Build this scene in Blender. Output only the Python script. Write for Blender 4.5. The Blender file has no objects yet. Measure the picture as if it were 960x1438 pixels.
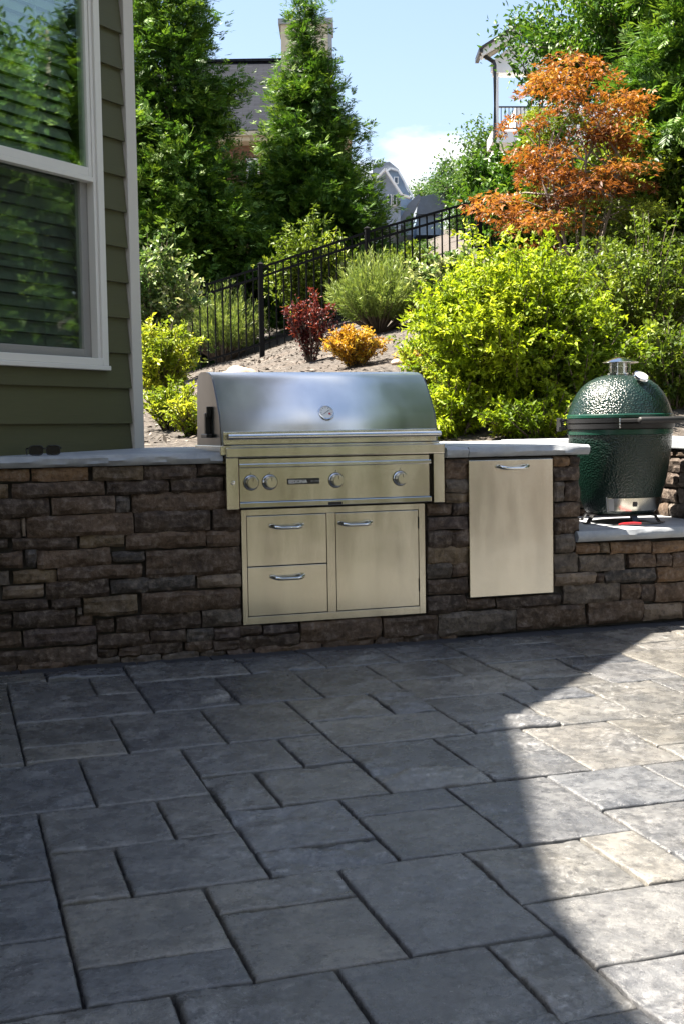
import bpy, bmesh, math, random
import numpy as np
from mathutils import Matrix, Vector, noise as mn

# ------------------------------------------------------------------ camera, world, sun, exposure
scene = bpy.context.scene
COL = scene.collection
F, PITCH, ROLL, YAW, HOUSE_YAW = 1724.74, .066766, -.0161384, .315335, .531454
CAM = np.array([0.0, -5.47, 1.012])
_cp, _sp, _cr, _sr = math.cos(PITCH), math.sin(PITCH), math.cos(ROLL), math.sin(ROLL)
_fw = np.array([0, _cp, -_sp]); _up0 = np.array([0, _sp, _cp]); _rt0 = np.array([1.0, 0, 0])
_rt = _cr * _rt0 + _sr * _up0
_up = -_sr * _rt0 + _cr * _up0
AY = np.array([[math.cos(YAW), math.sin(YAW), 0], [-math.sin(YAW), math.cos(YAW), 0], [0, 0, 1]])

cam = bpy.data.cameras.new('camera')
cam.sensor_fit = 'VERTICAL'; cam.sensor_height = 36; cam.lens = F * 36 / 1438
cam.clip_start = .05; cam.clip_end = 3000
cam_o = bpy.data.objects.new('camera', cam); COL.objects.link(cam_o)
_r, _u, _f = AY @ _rt, AY @ _up, AY @ _fw
cam_o.matrix_world = Matrix(((_r[0], _u[0], -_f[0], CAM[0]), (_r[1], _u[1], -_f[1], CAM[1]),
                             (_r[2], _u[2], -_f[2], CAM[2]), (0, 0, 0, 1)))
scene.camera = cam_o

SUN = Vector((-.47, .24, 1.0)).normalized()          # towards the sun
ELEV = math.asin(SUN.z); AZ = math.atan2(SUN.x, SUN.y)
world = bpy.data.worlds.new('World'); scene.world = world; world.use_nodes = True
wn, wl = world.node_tree.nodes, world.node_tree.links
wn.clear()
sky = wn.new('ShaderNodeTexSky'); sky.sky_type = 'NISHITA'; sky.sun_disc = False
sky.sun_elevation = ELEV; sky.sun_rotation = AZ; sky.air_density = 1.0; sky.dust_density = 1.0; sky.ozone_density = 2.0
bg = wn.new('ShaderNodeBackground'); bg.inputs['Strength'].default_value = .05
wo = wn.new('ShaderNodeOutputWorld')
tc = wn.new('ShaderNodeTexCoord')
# clouds: one noise field over the whole dome
sep = wn.new('ShaderNodeSeparateXYZ'); wl.new(tc.outputs['Generated'], sep.inputs[0])
zc = wn.new('ShaderNodeMath'); zc.operation = 'ADD'; zc.inputs[1].default_value = .22; wl.new(sep.outputs['Z'], zc.inputs[0])
zm = wn.new('ShaderNodeMath'); zm.operation = 'MAXIMUM'; zm.inputs[1].default_value = .05; wl.new(zc.outputs[0], zm.inputs[0])
dx = wn.new('ShaderNodeMath'); dx.operation = 'DIVIDE'; wl.new(sep.outputs['X'], dx.inputs[0]); wl.new(zm.outputs[0], dx.inputs[1])
dy = wn.new('ShaderNodeMath'); dy.operation = 'DIVIDE'; wl.new(sep.outputs['Y'], dy.inputs[0]); wl.new(zm.outputs[0], dy.inputs[1])
cmb = wn.new('ShaderNodeCombineXYZ'); wl.new(dx.outputs[0], cmb.inputs[0]); wl.new(dy.outputs[0], cmb.inputs[1])
cmp_ = wn.new('ShaderNodeMapping'); cmp_.inputs['Location'].default_value = (1.16, .70, 0); wl.new(cmb.outputs[0], cmp_.inputs[0])
nz = wn.new('ShaderNodeTexNoise'); nz.inputs['Scale'].default_value = 1.5; nz.inputs['Detail'].default_value = 7; nz.inputs['Roughness'].default_value = .56
wl.new(cmp_.outputs[0], nz.inputs['Vector'])
cr_ = wn.new('ShaderNodeValToRGB'); cr_.color_ramp.elements[0].position = .505; cr_.color_ramp.elements[1].position = .59
wl.new(nz.outputs['Fac'], cr_.inputs[0])
mixs = wn.new('ShaderNodeMix'); mixs.data_type = 'RGBA'
# summer haze, thinning with height, the same all round
zp = wn.new('ShaderNodeMath'); zp.operation = 'MAXIMUM'; zp.inputs[1].default_value = 0; wl.new(sep.outputs['Z'], zp.inputs[0])
zk = wn.new('ShaderNodeMath'); zk.operation = 'MULTIPLY'; zk.inputs[1].default_value = -3.8; wl.new(zp.outputs[0], zk.inputs[0])
ze = wn.new('ShaderNodeMath'); ze.operation = 'EXPONENT'; wl.new(zk.outputs[0], ze.inputs[0])
mixh = wn.new('ShaderNodeMix'); mixh.data_type = 'RGBA'; wl.new(ze.outputs[0], mixh.inputs['Factor']); wl.new(sky.outputs[0], mixh.inputs['A'])
mixh.inputs['B'].default_value = (3.2, 3.85, 4.6, 1)
wl.new(cr_.outputs['Color'], mixs.inputs['Factor']); wl.new(mixh.outputs['Result'], mixs.inputs['A'])
mixs.inputs['B'].default_value = (5.4, 5.5, 5.7, 1)
wl.new(mixs.outputs['Result'], bg.inputs['Color']); wl.new(bg.outputs[0], wo.inputs[0])

sun = bpy.data.lights.new('sun', 'SUN'); sun.energy = 5.0; sun.angle = math.radians(.53); sun.color = (1.0, .915, .785)
sun_o = bpy.data.objects.new('sun', sun); COL.objects.link(sun_o)
sun_o.rotation_euler = SUN.to_track_quat('Z', 'Y').to_euler()
sun_o.location = (-20, 10, 40)

vs = scene.view_settings
vs.view_transform = 'Standard'; vs.look = 'None'; vs.gamma = 1; vs.use_curve_mapping = False
vs.exposure = 2.42

# ------------------------------------------------------------------ helpers
rnd = random.Random(7)
rng = np.random.default_rng(11)

def ray(px, py):
    c = ((px - 480) / F) * _rt - ((py - 719) / F) * _up + _fw
    return c
def at(px, py, v):
    """photo pixel -> world point at forward distance v"""
    c = ray(px, py); return Vector(CAM + AY @ (c / c[1] * v))
def on_y(px, py, y=0.0):
    d = AY @ ray(px, py); t = (y - CAM[1]) / d[1]; return CAM + t * d
def uv_of(X, Y):
    dx_, dy_ = X - CAM[0], Y - CAM[1]
    return math.cos(YAW) * dx_ - math.sin(YAW) * dy_, math.sin(YAW) * dx_ + math.cos(YAW) * dy_
TILT = .025

class MB:
    def __init__(s): s.v = []; s.f = []
    def add(s, vs_, fs_):
        o = len(s.v); s.v += [tuple(p) for p in vs_]; s.f += [tuple(i + o for i in f) for f in fs_]; return s
    def box(s, x0, x1, y0, y1, z0, z1):
        return s.add([(x0,y0,z0),(x1,y0,z0),(x1,y1,z0),(x0,y1,z0),(x0,y0,z1),(x1,y0,z1),(x1,y1,z1),(x0,y1,z1)],
                     [(0,3,2,1),(4,5,6,7),(0,1,5,4),(1,2,6,5),(2,3,7,6),(3,0,4,7)])
    def hexa(s, p):   # 8 points bottom ccw, top ccw
        return s.add(p, [(0,3,2,1),(4,5,6,7),(0,1,5,4),(1,2,6,5),(2,3,7,6),(3,0,4,7)])
    def bar(s, a, b, w, h, up=(0,0,1)):
        a, b = Vector(a), Vector(b); d = (b - a).normalized(); up = Vector(up)
        sd = d.cross(up).normalized() * w / 2; u2 = sd.cross(d).normalized() * h / 2
        return s.hexa([a - sd - u2, a + sd - u2, b + sd - u2, b - sd - u2, a - sd + u2, a + sd + u2, b + sd + u2, b - sd + u2])
    def tube(s, pts, rad, n=8, cap=True):
        pts = [Vector(p) for p in pts]
        if not hasattr(rad, '__len__'): rad = [rad] * len(pts)
        rings = []; o = len(s.v); ref = None
        for i, p in enumerate(pts):
            t = (pts[min(i + 1, len(pts) - 1)] - pts[max(i - 1, 0)])
            t = t.normalized() if t.length > 1e-9 else Vector((0, 0, 1))
            if ref is None:
                ref = Vector((0, 0, 1)) if abs(t.z) < .9 else Vector((1, 0, 0))
            a = t.cross(ref).normalized(); b = t.cross(a).normalized(); ref = -b if False else ref
            for k in range(n):
                g = 2 * math.pi * k / n
                s.v.append(tuple(p + (a * math.cos(g) + b * math.sin(g)) * rad[i]))
        for i in range(len(pts) - 1):
            for k in range(n):
                s.f.append((o + i*n + k, o + i*n + (k+1) % n, o + (i+1)*n + (k+1) % n, o + (i+1)*n + k))
        if cap:
            s.f.append(tuple(o + k for k in reversed(range(n))))
            s.f.append(tuple(o + (len(pts)-1)*n + k for k in range(n)))
        return s
    def lathe(s, prof, n=32, c=(0,0,0), axis='Z', arc=(0, 2*math.pi), close=True):
        o = len(s.v); full = abs(arc[1] - arc[0] - 2*math.pi) < 1e-6
        m = n if full else n + 1
        for r, h in prof:
            for k in range(m):
                g = arc[0] + (arc[1] - arc[0]) * k / n
                x, y = r * math.cos(g), r * math.sin(g)
                p = (x, y, h) if axis == 'Z' else ((x, -h, y) if axis == 'Y' else (h, x, y))
                s.v.append((p[0]+c[0], p[1]+c[1], p[2]+c[2]))
        for i in range(len(prof) - 1):
            for k in range(n):
                k2 = (k + 1) % m if full else k + 1
                s.f.append((o + i*m + k, o + i*m + k2, o + (i+1)*m + k2, o + (i+1)*m + k))
        if full and close:
            if prof[0][0] > 1e-6: s.f.append(tuple(o + k for k in reversed(range(m))))
            if prof[-1][0] > 1e-6: s.f.append(tuple(o + (len(prof)-1)*m + k for k in range(m)))
        return s
    def poly(s, pts2, z0, z1):
        n = len(pts2); o = len(s.v)
        s.v += [(p[0], p[1], z0 if not callable(z0) else z0(*p)) for p in pts2] + [(p[0], p[1], z1 if not callable(z1) else z1(*p)) for p in pts2]
        s.f.append(tuple(o + k for k in reversed(range(n)))); s.f.append(tuple(o + n + k for k in range(n)))
        for k in range(n): s.f.append((o + k, o + (k+1) % n, o + n + (k+1) % n, o + n + k))
        return s
    def build(s, name, mat, parent=None, smooth=False, bevel=0, loc=None, angle=None, fix=True):
        me = bpy.data.meshes.new(name); me.from_pydata(s.v, [], s.f)
        if fix:
            b = bmesh.new(); b.from_mesh(me); bmesh.ops.recalc_face_normals(b, faces=b.faces); b.to_mesh(me); b.free()
        return link(name, me, mat, parent, smooth, bevel, loc, angle)

def link(name, me, mat, parent=None, smooth=False, bevel=0, loc=None, angle=None):
    if mat is not None: me.materials.append(mat)
    o = bpy.data.objects.new(name, me); COL.objects.link(o)
    if smooth:
        me.polygons.foreach_set('use_smooth', [True] * len(me.polygons))
        if angle: me.set_sharp_from_angle(angle=math.radians(angle))
    if bevel:
        m = o.modifiers.new('bevel', 'BEVEL'); m.width = bevel; m.segments = 2; m.limit_method = 'ANGLE'; m.angle_limit = math.radians(40)
    if loc is not None: o.location = loc
    if parent is not None: setpar(o, parent)
    return o
def setpar(o, parent):
    o.parent = parent
    o.matrix_parent_inverse = Matrix.Translation(parent['_w']).inverted() if '_w' in parent.keys() else Matrix()
def empty(name, loc, label, cat, group=None):
    """a thing; parts are given in world coordinates and stay there"""
    o = bpy.data.objects.new(name, None); COL.objects.link(o)
    o.location = loc; o.empty_display_size = .2
    o['_w'] = list(loc)
    return tag(o, label, cat, group)
def tag(o, label=None, cat=None, group=None, kind=None):
    if label: o['label'] = label
    if cat: o['category'] = cat
    if group: o['group'] = group
    if kind: o['kind'] = kind
    return o

def np_mesh(name, V, Fc, tint=None):
    """V (n,3), Fc (m,k) constant-size faces"""
    me = bpy.data.meshes.new(name)
    V = np.asarray(V, np.float32); Fc = np.asarray(Fc, np.int32); m, k = Fc.shape
    me.vertices.add(len(V)); me.vertices.foreach_set('co', V.ravel())
    me.loops.add(m * k); me.loops.foreach_set('vertex_index', Fc.ravel())
    me.polygons.add(m); me.polygons.foreach_set('loop_start', np.arange(0, m * k, k, dtype=np.int32))
    try: me.polygons.foreach_set('loop_total', np.full(m, k, np.int32))
    except Exception: pass
    me.update(calc_edges=True)
    if tint is not None:
        a = me.attributes.new('tint', 'FLOAT', 'POINT'); a.data.foreach_set('value', np.asarray(tint, np.float32))
    return me

# ------------------------------------------------------------------ materials
MATS = {}
class NT:
    def __init__(s, name):
        s.m = bpy.data.materials.new(name); s.m.use_nodes = True
        s.t = s.m.node_tree; s.n, s.l = s.t.nodes, s.t.links
        s.b = s.n['Principled BSDF']; s.out = s.n['Material Output']
    def new(s, t, **kw):
        n = s.n.new(t)
        for k, v in kw.items(): setattr(n, k, v)
        return n
    def set(s, node, **kw):
        for k, v in kw.items(): node.inputs[k.replace('_', ' ')].default_value = v
        return node
    def coord(s, which='Object', scale=(1,1,1), loc=(0,0,0)):
        c = s.new('ShaderNodeTexCoord'); m = s.new('ShaderNodeMapping')
        m.inputs['Scale'].default_value = scale; m.inputs['Location'].default_value = loc
        s.l.new(c.outputs[which], m.inputs[0]); return m.outputs[0]
    def noise(s, vec, scale, detail=4, rough=.55, dist=0, w=None):
        n = s.new('ShaderNodeTexNoise')
        if w is not None: n.noise_dimensions = '4D'; s.l.new(w, n.inputs['W'])
        n.inputs['Scale'].default_value = scale; n.inputs['Detail'].default_value = detail
        n.inputs['Roughness'].default_value = rough; n.inputs['Distortion'].default_value = dist
        s.l.new(vec, n.inputs['Vector']); return n.outputs['Fac']
    def ramp(s, fac, stops):
        r = s.new('ShaderNodeValToRGB'); e = r.color_ramp.elements
        while len(e) < len(stops): e.new(.5)
        for i, (p, c) in enumerate(stops):
            e[i].position = p; e[i].color = (c[0], c[1], c[2], 1) if hasattr(c, '__len__') else (c, c, c, 1)
        s.l.new(fac, r.inputs[0]); return r.outputs[0]
    def mix(s, fac, a, b, mode='MIX'):
        m = s.new('ShaderNodeMix', data_type='RGBA', blend_type=mode)
        for k, v in (('Factor', fac), ('A', a), ('B', b)):
            if isinstance(v, (int, float)): m.inputs[k].default_value = v if k == 'Factor' else (v, v, v, 1)
            elif isinstance(v, tuple): m.inputs[k].default_value = (*v, 1)
            else: s.l.new(v, m.inputs[k])
        return m.outputs['Result']
    def math(s, op, a, b=None):
        m = s.new('ShaderNodeMath', operation=op)
        for i, v in enumerate((a, b)):
            if v is None: continue
            if isinstance(v, (int, float)): m.inputs[i].default_value = v
            else: s.l.new(v, m.inputs[i])
        return m.outputs[0]
    def bump(s, h, strength=.3, dist=.01, prev=None):
        b = s.new('ShaderNodeBump'); b.inputs['Strength'].default_value = strength; b.inputs['Distance'].default_value = dist
        s.l.new(h, b.inputs['Height'])
        if prev is not None: s.l.new(prev, b.inputs['Normal'])
        return b.outputs[0]
    def base(s, c):
        if isinstance(c, tuple): s.b.inputs['Base Color'].default_value = (*c, 1)
        else: s.l.new(c, s.b.inputs['Base Color'])
    def rough(s, r):
        if isinstance(r, (int, float)): s.b.inputs['Roughness'].default_value = r
        else: s.l.new(r, s.b.inputs['Roughness'])
    def nrm(s, n): s.l.new(n, s.b.inputs['Normal'])

def simple(name, col, rough=.5, metal=0, var=.12, scale=8, bump=0, bscale=60):
    t = NT(name); v = t.coord('Object')
    n = t.noise(v, scale, 5)
    t.base(t.mix(n, tuple(c * (1 - var) for c in col), tuple(min(1, c * (1 + var)) for c in col)))
    t.rough(rough); t.b.inputs['Metallic'].default_value = metal
    if bump: t.nrm(t.bump(t.noise(v, bscale, 4), bump, .003))
    return t.m

def leaf_mat(name, ca, cb, cc=None, trans=.35, rough=.45):
    t = NT(name)
    a = t.new('ShaderNodeAttribute', attribute_name='tint')
    stops = [(0, ca), (1, cb)] if cc is None else [(0, ca), (.55, cb), (1, cc)]
    c = t.ramp(a.outputs['Fac'], stops)
    t.base(c); t.rough(rough); t.b.inputs['Specular IOR Level'].default_value = .35
    tr = t.new('ShaderNodeBsdfTranslucent')
    t.l.new(t.mix(1.0, c, (1.0, 1.0, .55), 'MULTIPLY'), tr.inputs['Color'])
    mx = t.new('ShaderNodeMixShader'); mx.inputs[0].default_value = trans
    t.l.new(t.b.outputs[0], mx.inputs[1]); t.l.new(tr.outputs[0], mx.inputs[2]); t.l.new(mx.outputs[0], t.out.inputs[0])
    return t.m

def m_stone():
    t = NT('ledge_stone'); v = t.coord('Object')
    oi = t.new('ShaderNodeObjectInfo')
    w = t.math('MULTIPLY', oi.outputs['Random'], 40.0)
    n1 = t.noise(v, 9, 6, .6, .4, w); n2 = t.noise(v, 38, 6, .65, 0, w); n3 = t.noise(v, 4, 3, .5, 0, w)
    c = t.mix(t.ramp(n1, [(.3, 0), (.72, 1)]), t.mix(1.0, oi.outputs['Color'], (.5, .46, .44), 'MULTIPLY'),
              t.mix(1.0, oi.outputs['Color'], (1.35, 1.3, 1.22), 'MULTIPLY'))
    c = t.mix(t.ramp(n3, [(.55, 0), (.75, .4)]), c, (.060, .052, .050))
    c = t.mix(t.ramp(n2, [(.50, 0), (.70, .6)]), c, (.25, .205, .17))
    c = t.mix(t.ramp(n2, [(.36, .7), (.47, 0)]), c, t.mix(1.0, oi.outputs['Color'], (.3, .28, .27), 'MULTIPLY'))
    t.base(c); t.rough(.8)
    b = t.bump(n1, .9, .03); b = t.bump(n2, .8, .012, b); t.nrm(b)
    return t.m
def m_paver():
    t = NT('slate_paver')
    geo = t.new('ShaderNodeNewGeometry'); P = geo.outputs['Position']
    oi = t.new('ShaderNodeObjectInfo'); w = t.math('MULTIPLY', oi.outputs['Random'], 60.0); oc = oi.outputs['Color']
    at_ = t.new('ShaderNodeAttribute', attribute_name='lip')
    n4 = t.noise(P, 5, 5, .6, .1, w); n2 = t.noise(P, 48, 6, .78, 0, w); n3 = t.noise(P, 190, 3, .65); n5 = t.noise(P, 16, 5, .65, 0, w)
    c = t.mix(t.ramp(n4, [(.34, 0), (.64, 1)]), t.mix(1.0, oc, (.60, .62, .66), 'MULTIPLY'), t.mix(1.0, oc, (1.14, 1.12, 1.08), 'MULTIPLY'))
    c = t.mix(t.ramp(n5, [(.40, .55), (.52, 0)]), c, t.mix(1.0, oc, (.45, .46, .48), 'MULTIPLY'))
    c = t.mix(t.ramp(n2, [(.38, .8), (.47, 0)]), c, t.mix(1.0, oc, (.34, .34, .36), 'MULTIPLY'))
    c = t.mix(t.ramp(n2, [(.55, 0), (.66, .55)]), c, t.mix(1.0, oc, (1.75, 1.72, 1.64), 'MULTIPLY'))
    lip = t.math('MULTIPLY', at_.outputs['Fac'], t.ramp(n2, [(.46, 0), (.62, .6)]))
    c = t.mix(lip, c, (.38, .38, .385))             # worn, lime-pale cleft lips, with their sky glints painted into the colour
    c = t.mix(t.ramp(n3, [(.58, 0), (.68, .55)]), c, t.mix(1.0, c, (.40, .40, .42), 'MULTIPLY'))
    t.base(c)
    t.rough(t.ramp(n5, [(.38, .14), (.62, .38)])); t.b.inputs['Specular IOR Level'].default_value = .75
    b = t.bump(n5, .5, .010); b = t.bump(n2, .7, .006, b); b = t.bump(n3, .4, .002, b); t.nrm(b)
    return t.m
def m_slab():
    t = NT('bluestone_slab'); v = t.coord('Object')
    n1 = t.noise(v, 6, 6, .6, .5); n2 = t.noise(v, 45, 5, .6)
    c = t.ramp(n1, [(.25, (.20, .22, .25)), (.55, (.30, .32, .35)), (.8, (.38, .385, .39))])
    t.base(t.mix(t.ramp(n2, [(.45, 0), (.75, .3)]), c, (.45, .45, .45))); t.rough(.6)
    b = t.bump(n1, .3, .008); t.nrm(t.bump(n2, .35, .003, b)); return t.m
def m_steel(name, col=(.66, .62, .52), rough=.23, streak=(160, 160, 1.0), smudge=.16):
    t = NT(name); g = t.new('ShaderNodeNewGeometry'); oi = t.new('ShaderNodeObjectInfo')
    mp = t.new('ShaderNodeMapping'); mp.inputs['Scale'].default_value = streak
    t.l.new(g.outputs['Position'], mp.inputs[0])
    n = t.noise(mp.outputs[0], 3, 3, .6)
    m2 = t.new('ShaderNodeMapping'); m2.inputs['Scale'].default_value = (7, 7, 1.1); t.l.new(g.outputs['Position'], m2.inputs[0])
    sm = t.noise(m2.outputs[0], 1.4, 3, .5, .2); sp = t.noise(g.outputs['Position'], 90, 5, .7)
    c = t.mix(t.ramp(sm, [(.35, 0), (.7, 1)]), tuple(x * (1 - smudge) for x in col), tuple(min(1, x * 1.08) for x in col))
    c = t.mix(t.ramp(sp, [(.64, 0), (.76, .18)]), c, tuple(x * .65 for x in col))
    t.base(c); t.b.inputs['Metallic'].default_value = 1
    t.rough(t.math('ADD', t.math('MULTIPLY', sm, .18), rough - .09))
    wv = t.noise(g.outputs['Position'], 3.5, 2, .5)
    t.nrm(t.bump(n, .10, .0006, t.bump(wv, .10, .03))); return t.m
def m_siding():
    t = NT('olive_siding'); v = t.coord('Object', (1, 1, 16))
    n = t.noise(v, 7, 5, .6, .3); oi = t.new('ShaderNodeObjectInfo')
    c = t.mix(n, (.064, .064, .027), (.082, .080, .035))
    c = t.mix(t.math('MULTIPLY', oi.outputs['Random'], .25), c, (.060, .056, .033))
    t.base(c); t.rough(.55); t.nrm(t.bump(n, .35, .002)); return t.m
def m_mulch():
    t = NT('mulch'); g = t.new('ShaderNodeNewGeometry'); p = g.outputs['Position']
    n1 = t.noise(p, 1.6, 4); n2 = t.noise(p, 22, 7, .72); n3 = t.noise(p, 75, 4, .6)
    c = t.ramp(n2, [(.32, (.024, .020, .017)), (.5, (.066, .056, .048)), (.68, (.155, .138, .122))])
    c = t.mix(t.ramp(n1, [(.45, 0), (.7, .45)]), c, (.12, .09, .07))
    t.base(c); t.rough(.95)
    b = t.bump(n2, .9, .03); t.nrm(t.bump(n3, .6, .008, b)); return t.m
def m_shingle(name, ca, cb, sc=7.0, course=.14):
    t = NT(name); v = t.coord('Object')
    br = t.new('ShaderNodeTexBrick'); br.inputs['Scale'].default_value = 1
    br.inputs['Brick Width'].default_value = .33; br.inputs['Row Height'].default_value = course; br.inputs['Mortar Size'].default_value = .008
    br.inputs['Color1'].default_value = (*ca, 1); br.inputs['Color2'].default_value = (*cb, 1); br.inputs['Mortar'].default_value = (*[c * .55 for c in ca], 1)
    t.l.new(v, br.inputs['Vector']); n = t.noise(v, 5, 4)
    t.base(t.mix(t.math('MULTIPLY', n, .5), br.outputs['Color'], tuple(c * .7 for c in cb))); t.rough(.95); t.b.inputs['Specular IOR Level'].default_value = .1
    return t.m
def m_kamado():
    t = NT('green_ceramic'); v = t.coord('Object')
    vo = t.new('ShaderNodeTexVoronoi'); vo.feature = 'SMOOTH_F1'; vo.inputs['Scale'].default_value = 105; vo.inputs['Smoothness'].default_value = .5
    t.l.new(v, vo.inputs['Vector']); n = t.noise(v, 12, 4)
    t.base(t.mix(n, (.0022, .012, .008), (.0034, .018, .012))); t.rough(.30)
    t.b.inputs['Coat Weight'].default_value = .2; t.b.inputs['Coat Roughness'].default_value = .15
    t.nrm(t.bump(vo.outputs['Distance'], .9, .005)); return t.m
def m_glass():
    t = NT('window_glass')
    gl = t.new('ShaderNodeBsdfGlossy'); gl.inputs['Roughness'].default_value = .015; gl.inputs['Color'].default_value = (.92, 1.0, .94, 1)
    tr = t.new('ShaderNodeBsdfTransparent'); tr.inputs['Color'].default_value = (.86, .94, .87, 1)
    fr = t.new('ShaderNodeLayerWeight'); fr.inputs['Blend'].default_value = .35
    g = t.new('ShaderNodeNewGeometry')
    n = t.noise(g.outputs['Position'], 2.2, 2); bp = t.bump(n, .06, .02)
    t.l.new(bp, gl.inputs['Normal'])
    k = t.math('MINIMUM', t.math('ADD', t.math('MULTIPLY', t.math('POWER', fr.outputs['Facing'], 2.0), .8), .14), 1.0)
    mx = t.new('ShaderNodeMixShader'); t.l.new(k, mx.inputs[0]); t.l.new(tr.outputs[0], mx.inputs[1]); t.l.new(gl.outputs[0], mx.inputs[2])
    t.l.new(mx.outputs[0], t.out.inputs[0]); return t.m
def m_clear():
    t = NT('clear_panel'); gl = t.new('ShaderNodeBsdfGlossy'); gl.inputs['Roughness'].default_value = .05
    tr = t.new('ShaderNodeBsdfTransparent'); tr.inputs['Color'].default_value = (.75, .78, .76, 1)
    mx = t.new('ShaderNodeMixShader'); mx.inputs[0].default_value = .35
    t.l.new(tr.outputs[0], mx.inputs[1]); t.l.new(gl.outputs[0], mx.inputs[2]); t.l.new(mx.outputs[0], t.out.inputs[0]); return t.m

M = dict(
    stone=m_stone(), paver=m_paver(), slab=m_slab(), mulch=m_mulch(), siding=m_siding(), kamado=m_kamado(), glass=m_glass(), clear=m_clear(),
    steel=m_steel('brushed_steel'), steel_h=m_steel('hood_steel', (.80, .81, .82), .40, (1.2, 60, 60), .05),
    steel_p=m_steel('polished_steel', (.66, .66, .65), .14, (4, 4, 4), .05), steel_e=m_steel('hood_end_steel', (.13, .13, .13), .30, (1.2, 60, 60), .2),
    mortar=simple('mortar', (.05, .046, .042), .95, 0, .3, 25, .6, 90),
    joint=simple('joint_sand', (.022, .022, .024), .95, 0, .4, 30, .5, 120),
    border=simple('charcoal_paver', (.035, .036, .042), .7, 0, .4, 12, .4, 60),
    trim=simple('trim_white', (.56, .53, .49), .5, 0, .05, 5, .1, 50),
    vinyl=simple('vinyl_white', (.70, .68, .64), .4, 0, .04, 5),
    blind=simple('blind_slat', (.33, .35, .30), .5, 0, .08, 6),
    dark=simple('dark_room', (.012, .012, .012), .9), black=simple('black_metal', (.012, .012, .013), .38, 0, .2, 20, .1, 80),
    rubber=simple('black_rubber', (.018, .017, .017), .55, 0, .2, 20), lens=simple('dark_lens', (.004, .006, .012), .12, 0, .1, 3),
    white=simple('dial_white', (.78, .78, .76), .35, 0, .03, 10), red=simple('red_plastic', (.42, .02, .025), .35, 0, .1, 10),
    olive=simple('olive_blade', (.10, .10, .07), .4, .5, .2, 20), knobdark=simple('knob_chrome_dark', (.05, .05, .05), .15, 1, .1, 10),
    bark=simple('bark', (.11, .085, .065), .9, 0, .45, 14, .8, 40), bark2=simple('bark_grey', (.20, .17, .145), .9, 0, .4, 12, .8, 40),
    shingle=m_shingle('grey_shingle', (.010, .012, .018), (.018, .021, .030)), shingle2=m_shingle('slate_blue_shingle', (.10, .115, .135), (.15, .165, .19)),
    roofdark=simple('roof_shingle_dark', (.06, .058, .055), .9, 0, .3, 10),
    cream=simple('cream_siding', (.50, .44, .32), .6, 0, .06, 4), brick=simple('brown_brick', (.16, .085, .055), .85, 0, .35, 9),
    greytrim=simple('grey_trim', (.26, .27, .28), .5, 0, .08, 6),
    blueside=simple('blue_grey_siding', (.25, .33, .44), .6, 0, .08, 3), stonegrey=simple('grey_field_stone', (.24, .28, .34), .85, 0, .45, 4, .5, 8),
    whitepaint=simple('white_paint', (.78, .78, .77), .5, 0, .03, 4), slate=simple('slate_roof', (.16, .185, .225), .8, 0, .2, 6), pane=simple('dark_pane', (.05, .07, .10), .08, 0, .1, 4),
    rock=simple('tan_rock', (.42, .32, .23), .85, 0, .3, 6, .6, 25), chip=simple('bark_chip', (.24, .19, .155), .95, 0, .5, 30),
)
L = dict(
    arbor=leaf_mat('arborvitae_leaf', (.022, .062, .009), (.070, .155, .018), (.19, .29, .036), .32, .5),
    tree=leaf_mat('tree_leaf', (.024, .070, .009), (.060, .135, .015), (.16, .25, .028), .40),
    tree2=leaf_mat('olive_leaf', (.055, .095, .012), (.14, .20, .022), (.28, .33, .045), .40),
    far=leaf_mat('far_leaf', (.035, .085, .018), (.07, .14, .03), (.13, .20, .04), .35),
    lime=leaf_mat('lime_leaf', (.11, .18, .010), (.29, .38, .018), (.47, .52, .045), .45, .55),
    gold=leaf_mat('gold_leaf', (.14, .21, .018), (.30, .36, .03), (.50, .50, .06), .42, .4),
    maple=leaf_mat('maple_orange', (.085, .026, .012), (.28, .095, .020), (.47, .25, .055), .42, .45),
    burg=leaf_mat('burgundy_leaf', (.045, .008, .012), (.13, .022, .022), (.25, .06, .04), .35, .45),
    amber=leaf_mat('amber_leaf', (.30, .13, .015), (.52, .30, .03), (.55, .46, .07), .4, .45),
    juniper=leaf_mat('sage_needle', (.09, .15, .035), (.19, .26, .065), (.31, .37, .11), .3, .5),
    varieg=leaf_mat('variegated_leaf', (.06, .13, .035), (.16, .24, .07), (.62, .62, .42), .35, .45),
)

# ------------------------------------------------------------------ ground
def vnoise(x, y, s, seed=0):
    return mn.noise(Vector((x * s + seed, y * s - seed, seed * .37)))
def hill(X, Y):
    u, v = uv_of(X, Y)
    k = .146 + .0273 * max(-4.4, min(9, u)) if v < 18 else .146
    z = .85 + max(0, min(v, 18) - 7) * (.146 + .0273 * max(-4.4, min(9, u))) + max(0, min(v, 110) - 18) * .146
    return z + .05 * vnoise(X, Y, .9, 3) * min(1, max(0, v - 6.5))
def ground_z(X, Y):
    low = TILT * max(Y, -20) - .35
    if X > 6.6: low = max(low, -.2 + .32 * min(X - 6.6, 12))
    if Y > .8: return max(hill(X, Y), low)
    return low
xs = sorted(set([-400, -200, -100, -60, -40, -30] + list(np.arange(-24, 0, 1.2)) + list(np.arange(0, 9, .3)) + list(np.arange(9, 30, 1.0)) + [34, 40, 50, 65, 90, 140, 220, 400]))
ys = sorted(set([-400, -200, -100, -50, -30, -20, -12, -6, -3, 0, .45, .76, .82] + list(np.arange(1.1, 16, .3)) + list(np.arange(16, 40, 1.2)) + list(np.arange(42, 130, 5)) + [150, 200, 300, 600]))
V = [(x, y, ground_z(x, y)) for y in ys for x in xs]
nx = len(xs)
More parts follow.
